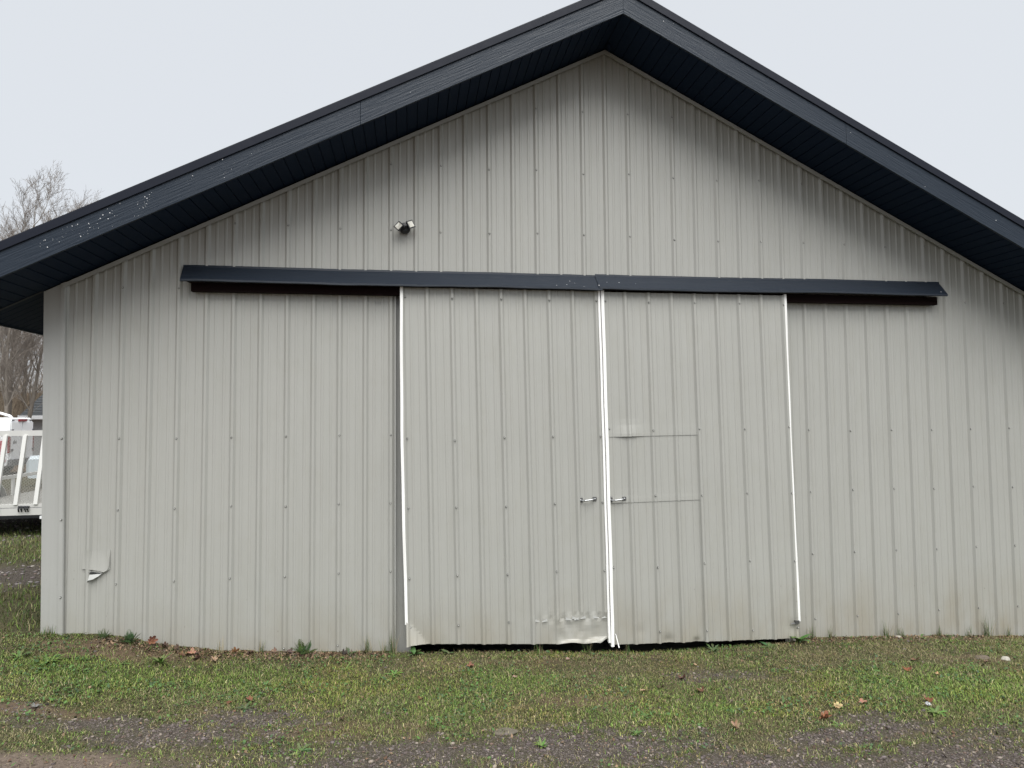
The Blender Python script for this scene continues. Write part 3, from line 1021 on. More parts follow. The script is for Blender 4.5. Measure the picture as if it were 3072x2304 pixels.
# ------------------------------------------------------------------ twin flood light on the gable
fl = empty('flood_light', (.125, 0, 3.80))
tag(fl, 'black twin head security flood light on the gable above the left door', 'light')
LY = -.002
mb = MB()
M0 = Matrix.Translation((.125, LY, 3.816)) @ Matrix.Rotation(math.pi / 2, 4, 'X')
mb.lathe([(.050, 0), (.052, .006), (.052, .020), (.047, .030), (.030, .036), (.008, .038)], M0, 28)
mb.build('base', M_BLACK, fl, smooth=False)
mb = MB()
mb.lathe([(.016, .034), (.017, .05), (.012, .062), (.004, .066)], M0, 16)
mb.build('motion_sensor', M_BLACK, fl)
for (hx, hz, spin, tz, tx) in ((.070, 3.816, 47, -24, 14), (.180, 3.836, 24, 30, 12)):
    Mh = (Matrix.Translation((hx, LY - .085, hz)) @ Matrix.Rotation(math.radians(tz), 4, 'Z') @ Matrix.Rotation(math.radians(90 - tx), 4, 'X') @ Matrix.Rotation(math.radians(spin), 4, 'Z'))
    mb = MB()
    a, b, d = .037, .0285, .024
    o4 = [(-a, -a), (a, -a), (a, a), (-a, a)]
    i4 = [(-b, -b), (b, -b), (b, b), (-b, b)]
    vs = [Mh @ Vector((x * .8, y * .8, -d)) for x, y in o4] + [Mh @ Vector((x, y, 0)) for x, y in o4] + [Mh @ Vector((x, y, 0)) for x, y in i4] + [Mh @ Vector((x, y, -.004)) for x, y in i4]
    fs = [(3, 2, 1, 0)]
    for k in range(4):
        k2 = (k + 1) % 4
        fs += [(k, k2, 4 + k2, 4 + k), (4 + k, 4 + k2, 8 + k2, 8 + k), (8 + k, 8 + k2, 12 + k2, 12 + k)]
    fs.append((12, 13, 14, 15))
    mb.add(vs, fs)
    mb.tube([Mh @ Vector((0, 0, -d)), (hx * .6 + .125 * .4, LY - .05, hz * .6 + 3.816 * .4), (.125 + (hx - .125) * .3, LY - .024, 3.825)], .010, 8)
    hd = mb.build('lamp_head', M_BLACK, fl)
    mb = MB()
    vs = [Mh @ Vector((x, y, -.003)) for x, y in i4] + [Mh @ Vector((x * .25, y * .25, -.018)) for x, y in i4]
    fs = [(4, 5, 6, 7)] + [(k, (k + 1) % 4, 4 + (k + 1) % 4, 4 + k) for k in range(4)]
    vs = [Mh @ Vector((x * .97, y * .97, .0015)) for x, y in i4] + [Mh @ Vector((x * .25, y * .25, -.0025)) for x, y in i4]
    mb.add(vs, fs)
    mb.build('lens', M_LENS, hd)

# ------------------------------------------------------------------ grass, gravel, litter (stuff)
def scatter(n, x0, x1, y0, y1):
    return rng.uniform(x0, x1, n), rng.uniform(y0, y1, n)

def outside(x, y):
    return ~((x > -2.92) & (x < 7.05) & (y > -.012)) & ~((x > .0) & (x < 3.95) & (y > -.05))

def blades(x, y, ln, wd, lean, cols, name, mat):
    n = len(x)
    az = rng.uniform(0, 2 * np.pi, n)
    wz = az + np.pi / 2 + rng.normal(0, .4, n)
    z = gz(x, y) - .004
    d = np.stack([np.cos(az), np.sin(az), np.zeros(n)], 1)
    wv = np.stack([np.cos(wz), np.sin(wz), np.zeros(n)], 1) * (wd / 2)[:, None]
    b = np.stack([x, y, z], 1)
    upv = np.array([0, 0, 1.0])
    m = b + upv * (ln * .55 * np.cos(lean * .6))[:, None] + d * (ln * .55 * np.sin(lean * .6))[:, None]
    tp = m + upv * (ln * .5 * np.cos(lean * 1.5))[:, None] + d * (ln * .5 * np.sin(lean * 1.5))[:, None]
    tp[:, 2] = np.maximum(tp[:, 2], z + .003)
    Vv = np.empty((n, 5, 3))
    Vv[:, 0], Vv[:, 1], Vv[:, 2], Vv[:, 3], Vv[:, 4] = b - wv, b + wv, m + wv * .8, m - wv * .8, tp
    i = np.arange(n)[:, None] * 5
    Fq = np.concatenate([i + np.array([[0, 1, 2]]), i + np.array([[0, 2, 3]]), i + np.array([[3, 2, 4]])], 0)
    C = np.repeat(cols[:, None, :], 5, 1).reshape(-1, 3)
    return link(name, np_mesh(name, Vv.reshape(-1, 3), Fq, C), mat)

GREEN = np.array([[.066, .120, .022], [.090, .158, .028], [.128, .202, .040], [.150, .180, .048], [.048, .084, .025], [.165, .195, .055]])
STRAW = np.array([[.31, .27, .15], [.25, .215, .115], [.38, .34, .20], [.17, .14, .075], [.13, .11, .055]])
def pick(tab, n): return tab[rng.integers(0, len(tab), n)] * rng.uniform(.75, 1.2, (n, 1))

x, y = scatter(560000, -4.2, 7.4, -3.3, .0)
g = gravel(x, y); s_ = sand(x, y); l = lush(x, y)
patch = fbm(x * 5, y * 6, 77)
dens = np.clip((.56 + .75 * l) * (.02 + 1.9 * patch), 0, 1) * (1 - np.clip(g * 1.3, 0, .92)) * (1 - .95 * s_) * (1 - .85 * bare(x, y))
keep = (rng.random(len(x)) < dens) & outside(x, y)
x, y, l = x[keep], y[keep], l[keep]
n = len(x)
ln = rng.uniform(.010, .040, n) * (.60 + .75 * l)
ln = np.where(rng.random(n) < .03, ln * 1.9, ln)
dry = rng.random(n) < (.36 - .28 * l)
cl = np.where(dry[:, None], pick(STRAW, n) * .8, pick(GREEN, n))
yel = fbm(x * 2.1, y * 2.5, 91)[:, None]
cl = cl * .92 * rng.uniform(.40, 1.70, (n, 1)) * (1 + np.array([.55, .15, .0]) * np.clip(yel - .45, 0, 1) * 1.6) * (.95 + .40 * l[:, None])
go = blades(x, y, ln, rng.uniform(.0022, .0052, n), np.abs(rng.normal(.95, .42, n)), cl, 'grass', M_GRASS)
tag(go, 'short patchy green grass in front of the barn', 'grass', kind='stuff')

# dry straw lying about
x, y = scatter(240000, -4.2, 7.4, -3.3, .0)
g = gravel(x, y); l = lush(x, y); p2 = fbm(x * 3.3, y * 4, 55)
dens = np.clip((1.0 - .75 * l) * (p2 * 1.6 - .25), 0, 1) * (1 - np.clip(g * 1.2, 0, .88)) * (1 - .8 * sand(x, y))
keep = (rng.random(len(x)) < dens) & outside(x, y)
x, y = x[keep], y[keep]
n = len(x)
do = blades(x, y, rng.uniform(.015, .055, n), rng.uniform(.0012, .0026, n), np.abs(rng.normal(1.0, .22, n)), pick(STRAW, n), 'dry_grass', M_LITTER)
tag(do, 'pale dead grass stems lying in the lawn', 'dry grass', kind='stuff')

# broad leaved ground cover (clover, plantain)
x, y = scatter(90000, -4.2, 7.4, -2.9, .0)
l = lush(x, y); p3 = fbm(x * 3.1 + 9, y * 3.7, 101)
dens = np.clip((p3 - .50) * 5, 0, 1) * np.clip(l * 1.3, 0, 1) * (1 - np.clip(gravel(x, y) * 1.2, 0, 1)) * .55
keep = (rng.random(len(x)) < dens) & outside(x, y)
x, y = x[keep], y[keep]
n = len(x)
z = gz(x, y) + rng.uniform(.006, .028, n)
az = rng.uniform(0, 6.283, n); r = rng.uniform(.006, .014, n)
tl = rng.normal(0, .35, (n, 2))
ct = np.stack([x, y, z], 1)
u = np.stack([np.cos(az), np.sin(az), tl[:, 0]], 1) * r[:, None]
v = np.stack([-np.sin(az), np.cos(az), tl[:, 1]], 1) * (r * .62)[:, None]
Vv = np.stack([ct - u, ct - v * .9 - u * .2, ct + u * .4 - v, ct + u, ct + u * .4 + v, ct + v * .9 - u * .2], 1)
i = np.arange(n)[:, None] * 6
Fq = np.concatenate([i + np.array([[0, 1, 5]]), i + np.array([[1, 2, 4]]), i + np.array([[1, 4, 5]]), i + np.array([[2, 3, 4]])], 0)
cc = pick(np.array([[.055, .115, .030], [.075, .150, .035], [.045, .085, .035]]), n)
co = link('clover', np_mesh('clover', Vv.reshape(-1, 3), Fq, np.repeat(cc[:, None], 6, 1).reshape(-1, 3)), M_WEED)
tag(co, 'low clover leaves mixed into the green grass', 'clover', kind='stuff')

# crumbled leaf litter, densest along the wall
x1, y1 = scatter(5200, -4.0, 7.2, -2.9, .0)
x2 = rng.uniform(-2.4, 0.0, 2600); y2 = -np.abs(rng.normal(0, .10, 2600)) - .02
x3 = rng.uniform(3.9, 7.0, 900); y3 = -np.abs(rng.normal(0, .07, 900)) - .02
x = np.concatenate([x1, x2, x3]); y = np.concatenate([y1, y2, y3])
keep = outside(x, y) & (rng.random(len(x)) < np.where(y < -.35, .45, 1.0))
x, y = x[keep], y[keep]; n = len(x)
r = rng.uniform(.004, .013, n); az = rng.uniform(0, 6.283, n); tl = rng.normal(0, .6, (n, 2))
ct = np.stack([x, y, gz(x, y) + .004 + r * .5], 1)
u = np.stack([np.cos(az), np.sin(az), tl[:, 0]], 1) * r[:, None]; v = np.stack([-np.sin(az), np.cos(az), tl[:, 1]], 1) * (r * .7)[:, None]
Vv = np.stack([ct - u, ct - v, ct + u * .9 - v * .3, ct + u * .6 + v], 1)
i = np.arange(n)[:, None] * 4
Fq = np.concatenate([i + np.array([[0, 1, 2]]), i + np.array([[0, 2, 3]])], 0)
cc = pick(np.array([[.13, .075, .045], [.20, .125, .08], [.075, .05, .035], [.28, .19, .12], [.17, .13, .10]]), n)
lo_ = link('leaf_litter', np_mesh('leaf_litter', Vv.reshape(-1, 3), Fq, np.repeat(cc[:, None], 4, 1).reshape(-1, 3)), M_LEAF)
tag(lo_, 'crumbled brown leaf litter strewn along the foot of the wall', 'leaf litter', kind='stuff')

# gravel stones
import bmesh
bm = bmesh.new(); bmesh.ops.create_icosphere(bm, subdivisions=1, radius=1.0)
ICV = np.array([v.co[:] for v in bm.verts]); ICF = np.array([[v.index for v in f.verts] for f in bm.faces]); bm.free()
def stones(x, y, size, cols, name, label):
    n = len(x)
    sc3 = np.stack([rng.uniform(.7, 1.3, n), rng.uniform(.7, 1.2, n), rng.uniform(.35, .7, n)], 1) * size[:, None]
    jit = rng.uniform(.78, 1.2, (n, len(ICV), 1))
    P = ICV[None] * jit * sc3[:, None, :]
    a = rng.uniform(0, 6.283, n); ca, sa = np.cos(a)[:, None], np.sin(a)[:, None]
    X = P[:, :, 0] * ca - P[:, :, 1] * sa; Y = P[:, :, 0] * sa + P[:, :, 1] * ca
    P = np.stack([X + x[:, None], Y + y[:, None], P[:, :, 2] + (gz(x, y) + size * .12)[:, None]], 2)
    Ff = (ICF[None] + (np.arange(n) * len(ICV))[:, None, None]).reshape(-1, 3)
    o = link(name, np_mesh(name, P.reshape(-1, 3), Ff, np.repeat(cols[:, None], len(ICV), 1).reshape(-1, 3)), M_STONE)
    tag(o, label, 'gravel', kind='stuff')
STONE = np.array([[.13, .115, .115], [.17, .150, .148], [.10, .084, .084], [.19, .175, .168], [.15, .112, .095], [.16, .145, .152], [.12, .105, .100], [.14, .125, .12], [.11, .095, .098], [.29, .265, .24]])
x, y = scatter(170000, -4.0, 7.2, -3.3, -.02)
g = np.clip(gravel(x, y), 0.04, 1) * (1 - .35 * sand(x, y))
keep = (rng.random(len(x)) < g * .55) & outside(x, y)
x, y = x[keep], y[keep]
n = len(x)
stones(x, y, np.clip(rng.lognormal(math.log(.0062), .42, n), .003, .018), pick(STONE * np.array([.88, .82, .77]), n), 'gravel', 'small mauve grey gravel stones in the foreground yard')
x, y = scatter(9000, -9.5, -2.95, .6, 11.5)
keep = rng.random(len(x)) < gravel(x, y) * .9
x, y = x[keep], y[keep]; n = len(x)
stones(x, y, rng.uniform(.010, .028, n), pick(STONE * 1.35, n), 'gravel', 'pale gravel patch behind the barn corner under the trailer')

# rough grass beside and behind the barn
x, y = scatter(60000, -8.5, -2.93, .0, 9.0)
dens = np.clip(.35 + lush(x, y), 0, 1) * (1 - np.clip(gravel(x, y) * 1.2, 0, .97))
keep = rng.random(len(x)) < dens
x, y = x[keep], y[keep]; n = len(x)
dry = rng.random(n) < .25
o = blades(x, y, rng.uniform(.03, .08, n), rng.uniform(.004, .008, n), np.abs(rng.normal(.6, .35, n)), np.where(dry[:, None], pick(STRAW, n) * .85, pick(GREEN, n)), 'grass', M_GRASS)
tag(o, 'rough grass growing beside the barn left corner', 'grass', kind='stuff')

# ------------------------------------------------------------------ weeds, tufts, fallen leaves, rocks
def colored(mb_v, mb_f, cols, name):
    me = bpy.data.meshes.new(name)
    me.from_pydata(mb_v, [], mb_f)
    me.update()
    ca = me.color_attributes.new('tint', 'FLOAT_COLOR', 'POINT')
    c4 = np.ones((len(mb_v), 4), dtype=np.float32); c4[:, :3] = np.array(cols)
    ca.data.foreach_set('color', c4.ravel())
    return me

def put(name, me, mat, x, y, label, cat, group=None, dz=0.0, rz=0.0, sc_=1.0):
    o = link(name, me, mat)
    o.location = (x, y, float(gz(x, y)) + dz)
    o.rotation_euler = (0, 0, rz)
    o.scale = (sc_,) * 3
    return tag(o, label, cat, group)

def leaf_strip(V_, F_, C_, az, length, width, rise, droop, col, lobes=0, r=random):
    """one arching leaf made of a strip with a serrated edge"""
    N = 7 if not lobes else lobes * 2 + 1
    b = len(V_)
    for i in range(N + 1):
        q = i / N
        rad = length * q * math.cos(rise * (1 - q * .4))
        hgt = length * q * math.sin(rise) - droop * q * q * length
        wv = width * (math.sin(math.pi * min(1, .12 + q * .88)) ** .8) * .5
        if lobes: wv *= (1.0 if i % 2 else .45)
        if i == N: wv *= .15
        cx, cy = rad * math.cos(az), rad * math.sin(az)
        nx_, ny_ = -math.sin(az), math.cos(az)
        V_ += [(cx - nx_ * wv, cy - ny_ * wv, hgt + wv * .25), (cx, cy, hgt), (cx + nx_ * wv, cy + ny_ * wv, hgt + wv * .25)]
        sh = r.uniform(.85, 1.1)
        C_ += [tuple(k * sh for k in col)] * 3
    for i in range(N):
        o = b + i * 3
        F_ += [(o, o + 1, o + 4, o + 3), (o + 1, o + 2, o + 5, o + 4)]

def rosette(seed, n, length, width, rise, lobes, col):
    r = random.Random(seed)
    V_, F_, C_ = [], [], []
    for k in range(n):
        az = 2 * math.pi * k / n + r.uniform(-.4, .4)
        c = tuple(q * r.uniform(.8, 1.25) for q in col)
        leaf_strip(V_, F_, C_, az, length * r.uniform(.6, 1.1), width * r.uniform(.7, 1.1), rise * r.uniform(.5, 1.4), r.uniform(.1, .5), c, lobes, r)
    return colored(V_, F_, C_, 'weed')

def fern_weed(seed, n, h, col):
    r = random.Random(seed)
    V_, F_, C_ = [], [], []
    for k in range(n):
        az = r.uniform(0, 6.28); ln = h * r.uniform(.6, 1.1); lean = r.uniform(.2, 1.25)
        c = tuple(q * r.uniform(.8, 1.2) for q in col)
        N = 11
        for i in range(1, N):
            q = i / N
            px_, py_ = ln * q * math.sin(lean) * math.cos(az), ln * q * math.sin(lean) * math.sin(az)
            pz = ln * q * math.cos(lean)
            L = ln * .26 * math.sin(math.pi * (.15 + .8 * q))
            for s in (-1, 1):
                a2 = az + s * 1.3
                b = len(V_)
                wv = L * .17
                ex, ey, ez = px_ + L * math.cos(a2), py_ + L * math.sin(a2), pz + L * .4
                mx, my = (px_ + ex) / 2, (py_ + ey) / 2
                V_ += [(px_, py_, pz), (mx, my, (pz + ez) / 2 + wv), (ex, ey, ez), (mx, my, (pz + ez) / 2 - wv)]
                C_ += [c] * 4
                F_.append((b, b + 1, b + 2, b + 3))
        b = len(V_)
        V_ += [(-.001, 0, 0), (.001, 0, 0), (ln * math.sin(lean) * math.cos(az), ln * math.sin(lean) * math.sin(az), ln * math.cos(lean))]
        C_ += [c] * 3
        F_.append((b, b + 1, b + 2))
    return colored(V_, F_, C_, 'weed')

def tuft(seed, n, h, spread, col, dryf=.3):
    r = random.Random(seed)
    V_, F_, C_ = [], [], []
    for k in range(n):
        az = r.uniform(0, 6.28); ln = h * r.uniform(.4, 1.1); lean = abs(r.gauss(0, spread))
        bx, by = r.gauss(0, .018), r.gauss(0, .012)
        wv = r.uniform(.0016, .003)
        c = (.32, .27, .16) if r.random() < dryf else tuple(q * r.uniform(.7, 1.25) for q in col)
        nx_, ny_ = -math.sin(az) * wv, math.cos(az) * wv
        b = len(V_)
        pts = []
        for i in range(4):
            q = i / 3
            a = lean * (.3 + .9 * q)
            pts.append((bx + ln * q * math.sin(a) * math.cos(az), by + ln * q * math.sin(a) * math.sin(az), ln * q * math.cos(a)))
        for i in range(3):
            f = 1 - i / 3.2
            V_ += [(pts[i][0] - nx_ * f, pts[i][1] - ny_ * f, pts[i][2]), (pts[i][0] + nx_ * f, pts[i][1] + ny_ * f, pts[i][2])]
        V_.append(pts[3])
        C_ += [c] * 7
        F_ += [(b, b + 1, b + 3, b + 2), (b + 2, b + 3, b + 5, b + 4), (b + 4, b + 5, b + 6)]
    return colored(V_, F_, C_, 'grass_tuft')

GW = (.075, .135, .040); DW = (.060, .095, .038); BW = (.10, .17, .04)
WEEDS = [
    (rosette(1, 16, .13, .030, .55, 3, BW), -2.55, -.50, 'broad bright green thistle rosette in the grass below the left corner'),
    (rosette(2, 12, .10, .026, .7, 2, GW), -2.80, -.42, 'pale green weed left of the bright thistle rosette at the left edge'),
    (fern_weed(3, 12, .085, DW), -2.36, -.06, 'small feathery weed against the siding under the tear'),
    (fern_weed(4, 26, .11, DW), -2.14, -.08, 'bushy dark feathery weed against the siding right of the tear'),
    (rosette(5, 9, .07, .02, .8, 1, DW), -2.64, -.05, 'tiny green weed at the foot of the left corner trim'),
    (rosette(6, 14, .12, .020, .95, 0, BW), -1.80, -.36, 'bright green upright leafy weed in front of the brown leaf pile'),
    (rosette(7, 10, .10, .026, .4, 3, GW), -2.06, -.46, 'flat jagged weed left of the upright leafy weed'),
    (fern_weed(8, 14, .16, GW), -.74, -.06, 'tall fern like weed against the siding left of the doors'),
    (rosette(9, 10, .10, .03, .7, 2, DW), -.36, -.07, 'dark leafy weed between the fern like weed and the doors'),
    (rosette(10, 8, .10, .040, .9, 0, GW), .21, -.13, 'small broad leaf weed at the bent lower corner of the left door'),
    (rosette(11, 6, .08, .035, .8, 0, DW), .50, -.12, 'little dark weed under the bottom edge of the left door'),
    (rosette(12, 11, .10, .028, .5, 3, GW), -.48, -1.90, 'spiky dandelion weed in the foreground gravel at bottom left'),
    (rosette(13, 12, .08, .022, .5, 3, DW), -.95, -1.22, 'dark thistle sprig growing in the gravel patch'),
    (rosette(14, 16, .06, .014, .8, 0, BW), .97, -2.02, 'light green seedling clump in the gravel right of the flat stone'),
    (rosette(15, 9, .15, .055, .85, 0, GW), 3.86, -.12, 'large dock plant at the lower right corner of the right door'),
    (rosette(16, 8, .13, .045, .5, 0, DW), 3.55, -.15, 'dock plant left of the large dock under the right door'),
    (rosette(17, 10, .13, .030, .6, 2, DW), 2.98, -.15, 'dark weed below the middle of the right door'),
    (rosette(18, 8, .12, .030, .4, 2, GW), 5.20, -.07, 'drooping dock weed against the siding at the far right'),
    (rosette(19, 14, .07, .020, .4, 0, BW), 3.02, -1.95, 'bright clover clump below the rust coloured curled leaf'),
    (rosette(20, 18, .10, .022, .5, 0, BW), 3.75, -1.95, 'low bright green clump below the white scrap at the right'),
    (rosette(21, 10, .08, .022, .5, 2, GW), 1.78, -1.62, 'small jagged weed at the edge of the right hand gravel'),
    (rosette(22, 12, .08, .018, .6, 1, GW), 1.62, -1.90, 'second small weed tuft in the right hand gravel'),
    (rosette(23, 12, .10, .022, .5, 2, BW), -.35, -.42, 'bright leafy clump in the lawn below the left siding'),
    (rosette(24, 14, .09, .020, .5, 0, BW), .05, -.62, 'spreading bright weed in the lawn left of the pale dead grass'),
]
for i, (me, x, y, lab) in enumerate(WEEDS):
    put('weed', me, M_WEED, x, y, lab, 'weed', 'weeds', dz=-.004, rz=i * 1.3)
TUFTS = [
    (-2.80, -.03, .10, 'sparse grass stems at the foot of the left corner trim'),
    (-1.42, -.10, .16, 'dry tan grass tuft beside the brown leaf pile'),
    (-1.10, -.03, .12, 'thin grass stems against the left siding right of the leaf pile'),
    (-.20, -.05, .20, 'tall grass tuft against the siding left of the doors'),
    (-.05, -.06, .16, 'grass tuft just left of the door opening'),
    (.02, -.08, .24, 'tallest grass tuft at the left edge of the door opening'),
    (1.30, -.14, .12, 'grass tuft under the middle of the left door'),
    (1.78, -.14, .13, 'grass tuft under the right part of the left door'),
    (2.15, -.14, .12, 'grass tuft under the left end of the right door'),
    (4.05, -.04, .17, 'grass tuft against the siding just right of the doors'),
    (4.25, -.04, .15, 'grass tuft second right of the doors'),
    (4.86, -.03, .20, 'upright grass tuft with seed heads against the right siding'),
    (5.02, -.03, .13, 'short grass stems right of the seed head tuft'),
    (5.45, -.03, .12, 'short grass tuft by the drooping dock'),
    (5.80, -.03, .12, 'thin grass tuft against the far right siding'),
    (6.00, -.03, .26, 'tallest grass tuft against the far right siding'),
    (6.25, -.03, .14, 'grass tuft at the right picture edge'),
]
for i, (x, y, h, lab) in enumerate(TUFTS):
    me = tuft(100 + i, 26 if h < .2 else 34, h, .30, (.075, .12, .035), .25 if 'dry' not in lab else .9)
    put('grass_tuft', me, M_WEED, x, y, lab, 'grass tuft', 'grass tufts along the wall', dz=-.005, rz=i)

def dead_leaf(seed, size, curl, col):
    r = random.Random(seed)
    # lobed outline (oak / maple like) as a fan with curl
    lob = r.choice((5, 7, 7))
    N = lob * 6
    V_, F_, C_ = [(0, 0, 0)], [], [col]
    rings = 3
    for j in range(1, rings + 1):
        for k in range(N):
            a = 2 * math.pi * k / N
            lobe = .62 + .38 * abs(math.cos(a * lob / 2)) ** .7
            rr = size * (j / rings) * (lobe if j == rings else (.8 * lobe + .2)) * (1.0 + .35 * math.cos(a)) * .8
            x, y = rr * math.cos(a), rr * math.sin(a) * .85
            z = curl * (y * y) / size * 1.0 + .18 * curl * x * x / size + r.uniform(-.06, .06) * size
            V_.append((x, y, z))
            C_.append(tuple(q * r.uniform(.75, 1.2) for q in col))
    for k in range(N):
        F_.append((0, 1 + k, 1 + (k + 1) % N))
        for j in range(rings - 1):
            a, b = 1 + j * N + k, 1 + j * N + (k + 1) % N
            F_.append((a, a + N, b + N, b))
    b = len(V_)
    V_ += [(-size * .5, -.002, 0), (-size * .5, .002, 0), (-size * 1.0, .001, .01), (-size * 1.0, -.001, .01)]
    C_ += [tuple(q * .6 for q in col)] * 4
    F_.append((b, b + 1, b + 2, b + 3))
    return colored(V_, F_, C_, 'fallen_leaf')
BR = (.19, .085, .050); TN = (.40, .27, .17); RS = (.26, .115, .060); DB = (.075, .045, .032); PK = (.36, .24, .20); GY = (.20, .185, .175); OC = (.46, .35, .19)
LEAVES = [
    (-.95, -1.10, .045, 1.2, BR, 'curled brown leaf at the top edge of the gravel patch, right one of two'),
    (-1.08, -1.12, .034, .5, (.15, .06, .035), 'dull brown leaf at the top edge of the gravel patch, left one of two'),
    (.25, -1.16, .045, 1.5, (.17, .09, .05), 'upright rolled brown leaf in the lawn below the left door'),
    (.68, -.49, .050, 1.5, (.24, .12, .075), 'brown and straw coloured rolled leaf near the middle of the left door'),
    (1.01, -.74, .036, .3, PK, 'small pale pink leaf lying in the lawn below the left door'),
    (.42, -.55, .022, .8, DB, 'small black leaf scrap in the lawn left of the rolled straw coloured leaf'),
    (1.95, -1.14, .040, .6, TN, 'pale tan leaf in the lawn below the centre of the doors'),
    (2.11, -1.08, .045, 1.2, DB, 'dark folded leaf just right of the pale tan leaf'),
    (2.37, -.89, .060, 1.4, (.11, .055, .04), 'wide dark brown torn leaf below the right door'),
    (2.38, -1.20, .060, 1.2, (.15, .075, .045), 'large dark brown oak leaf right of the pale tan leaf'),
    (2.29, -1.26, .035, .5, TN, 'small tan leaf touching the large dark brown oak leaf'),
    (2.32, -1.88, .055, 1.3, (.28, .19, .12), 'brown leaf with a bright curled edge in the dry lawn'),
    (2.98, -1.84, .068, 1.5, RS, 'rust coloured curled leaf above the bright clover clump'),
    (3.19, -1.68, .055, .2, OC, 'flat pale ochre maple leaf at the right'),
    (3.40, -1.66, .048, .9, (.34, .17, .12), 'pinkish brown leaf right of the pale ochre maple leaf'),
    (3.66, -1.72, .040, .8, (.20, .12, .06), 'dull brown leaf half sunk in the grass at the right'),
    (3.86, -1.74, .062, 1.2, (.22, .09, .05), 'dark red brown leaf above the white scrap'),
    (4.26, -1.06, .070, 1.3, (.27, .11, .06), 'large reddish oak leaf standing in the grass right of the doors'),
    (4.52, -.84, .060, 1.1, (.17, .10, .06), 'narrow brown leaf uphill of the large reddish oak leaf'),
    (4.39, -1.24, .036, 1.2, (.45, .30, .16), 'small golden curled leaf right of the large reddish oak leaf'),
    (-2.25, -1.29, .050, .6, GY, 'grey withered leaf on bare soil at the bottom left'),
    (-.28, -1.45, .040, .9, DB, 'dark leaf clump at the right end of the gravel patch'),
    (1.55, -.30, .030, .6, PK, 'tiny pale leaf near the foot of the left door'),
    (-.55, -.95, .034, .9, (.14, .10, .09), 'grey brown leaf in the lawn above the gravel patch'),
    (2.62, -.55, .030, .5, TN, 'tiny tan leaf under the right door near the bare patch'),
    (5.10, -.95, .040, 1.0, (.16, .10, .07), 'brown twig like leaf by the pale rock'),
]
for i, (x, y, s, cu, col, lab) in enumerate(LEAVES):
    o = put('fallen_leaf', dead_leaf(300 + i, s * .78, cu, col), M_LEAF, x, y, lab, 'leaf', 'fallen leaves', dz=.014, rz=random.uniform(0, 6.28))
    o.rotation_euler = (random.uniform(-.25, .45), random.uniform(-.3, .2), random.uniform(0, 6.28))
# leaf pile at the wall: single leaves
PILE = [(-1.98, -.06, .060, (.22, .10, .06), 'upright red brown leaf leaning on the siding above the leaf pile'),
        (-1.86, -.08, .045, DB, 'dark leaf at the upper end of the leaf pile'),
        (-1.76, -.10, .045, (.10, .06, .045), 'very dark leaf in the middle of the leaf pile'),
        (-1.62, -.16, .065, (.36, .21, .13), 'large tan leaf on top of the leaf pile'),
        (-1.68, -.22, .050, (.30, .18, .12), 'pinkish tan leaf at the front of the leaf pile'),
        (-1.55, -.22, .050, DB, 'blackish leaf at the foot of the leaf pile'),
        (-1.42, -.27, .045, (.34, .24, .16), 'pale leaf lying before the leaf pile on the lawn'),
        (-1.30, -.10, .055, (.30, .16, .08), 'orange brown leaf right of the dry tan tuft'),
        (-1.16, -.12, .045, DB, 'dark leaf right of the orange brown leaf'),
        (-.98, -.07, .040, (.22, .15, .11), 'brown leaf along the siding left of the fern like weed'),
        (-.86, -.06, .040, (.13, .09, .08), 'dull dark leaf at the foot of the fern like weed'),
        (-.40, -.10, .045, (.05, .04, .035), 'black crumpled leaf beside the dark leafy weed')]
for i, (x, y, s, col, lab) in enumerate(PILE):
    o = put('fallen_leaf', dead_leaf(400 + i, s * .85, 1.3, col), M_LEAF, x, y, lab, 'leaf', 'fallen leaves', dz=.022)
    o.rotation_euler = (random.uniform(-.6, .6), random.uniform(-.5, .4), random.uniform(0, 6.28))
    if i == 0: o.rotation_euler = (1.1, 0, .2); o.location.z += .02

def rock(seed, sx, sy, sz, x, y, col, label, name='rock'):
    r = np.random.default_rng(seed)
    bm = bmesh.new(); bmesh.ops.create_icosphere(bm, subdivisions=3, radius=1.0)
    vs = np.array([v.co[:] for v in bm.verts]); fs = np.array([[v.index for v in f.verts] for f in bm.faces]); bm.free()
    d = 1 + .5 * (fbm(vs[:, 0] * 1.6 + seed, vs[:, 1] * 1.6 + vs[:, 2], seed) - .5)
    vs = vs * d[:, None] * np.array([sx, sy, sz])
    me = np_mesh(name, vs, fs, np.tile(np.array(col), (len(vs), 1)) * r.uniform(.85, 1.15, (len(vs), 1)), smooth=True)
    return put(name, me, M_STONE, x, y, label, 'rock', dz=sz * .05)
rock(1, .085, .05, .012, .78, -1.80, (.125, .110, .085), 'flat grey stone half buried in the foreground gravel')
rock(2, .040, .034, .028, 5.40, -.84, (.42, .40, .35), 'pale rock in the grass at the far right')
rock(3, .07, .04, .018, 5.20, -.80, (.13, .105, .08), 'brown lump of soil covered stone beside the pale rock')
rock(4, .035, .03, .02, 4.98, -.05, (.36, .33, .28), 'small light stone at the foot of the right siding')
# crumpled white scrap
r = random.Random(5)
V_, F_, C_ = [], [], []
for j in range(6):
    for i in range(6):
        V_.append(((i - 2.5) * .007 + r.uniform(-.004, .004), (j - 2.5) * .006 + r.uniform(-.004, .004), r.uniform(0, .028) * (1 - ((i - 2.5) ** 2 + (j - 2.5) ** 2) / 16)))
        C_.append((.50, .51, .52))
for j in range(5):
    for i in range(5):
        a = j * 6 + i
        F_.append((a, a + 1, a + 7, a + 6))
put('paper_scrap', colored(V_, F_, C_, 'paper_scrap'), M_LEAF, 3.79, -1.83, 'crumpled white paper scrap in the grass below the dark red brown leaf', 'litter', dz=.012)

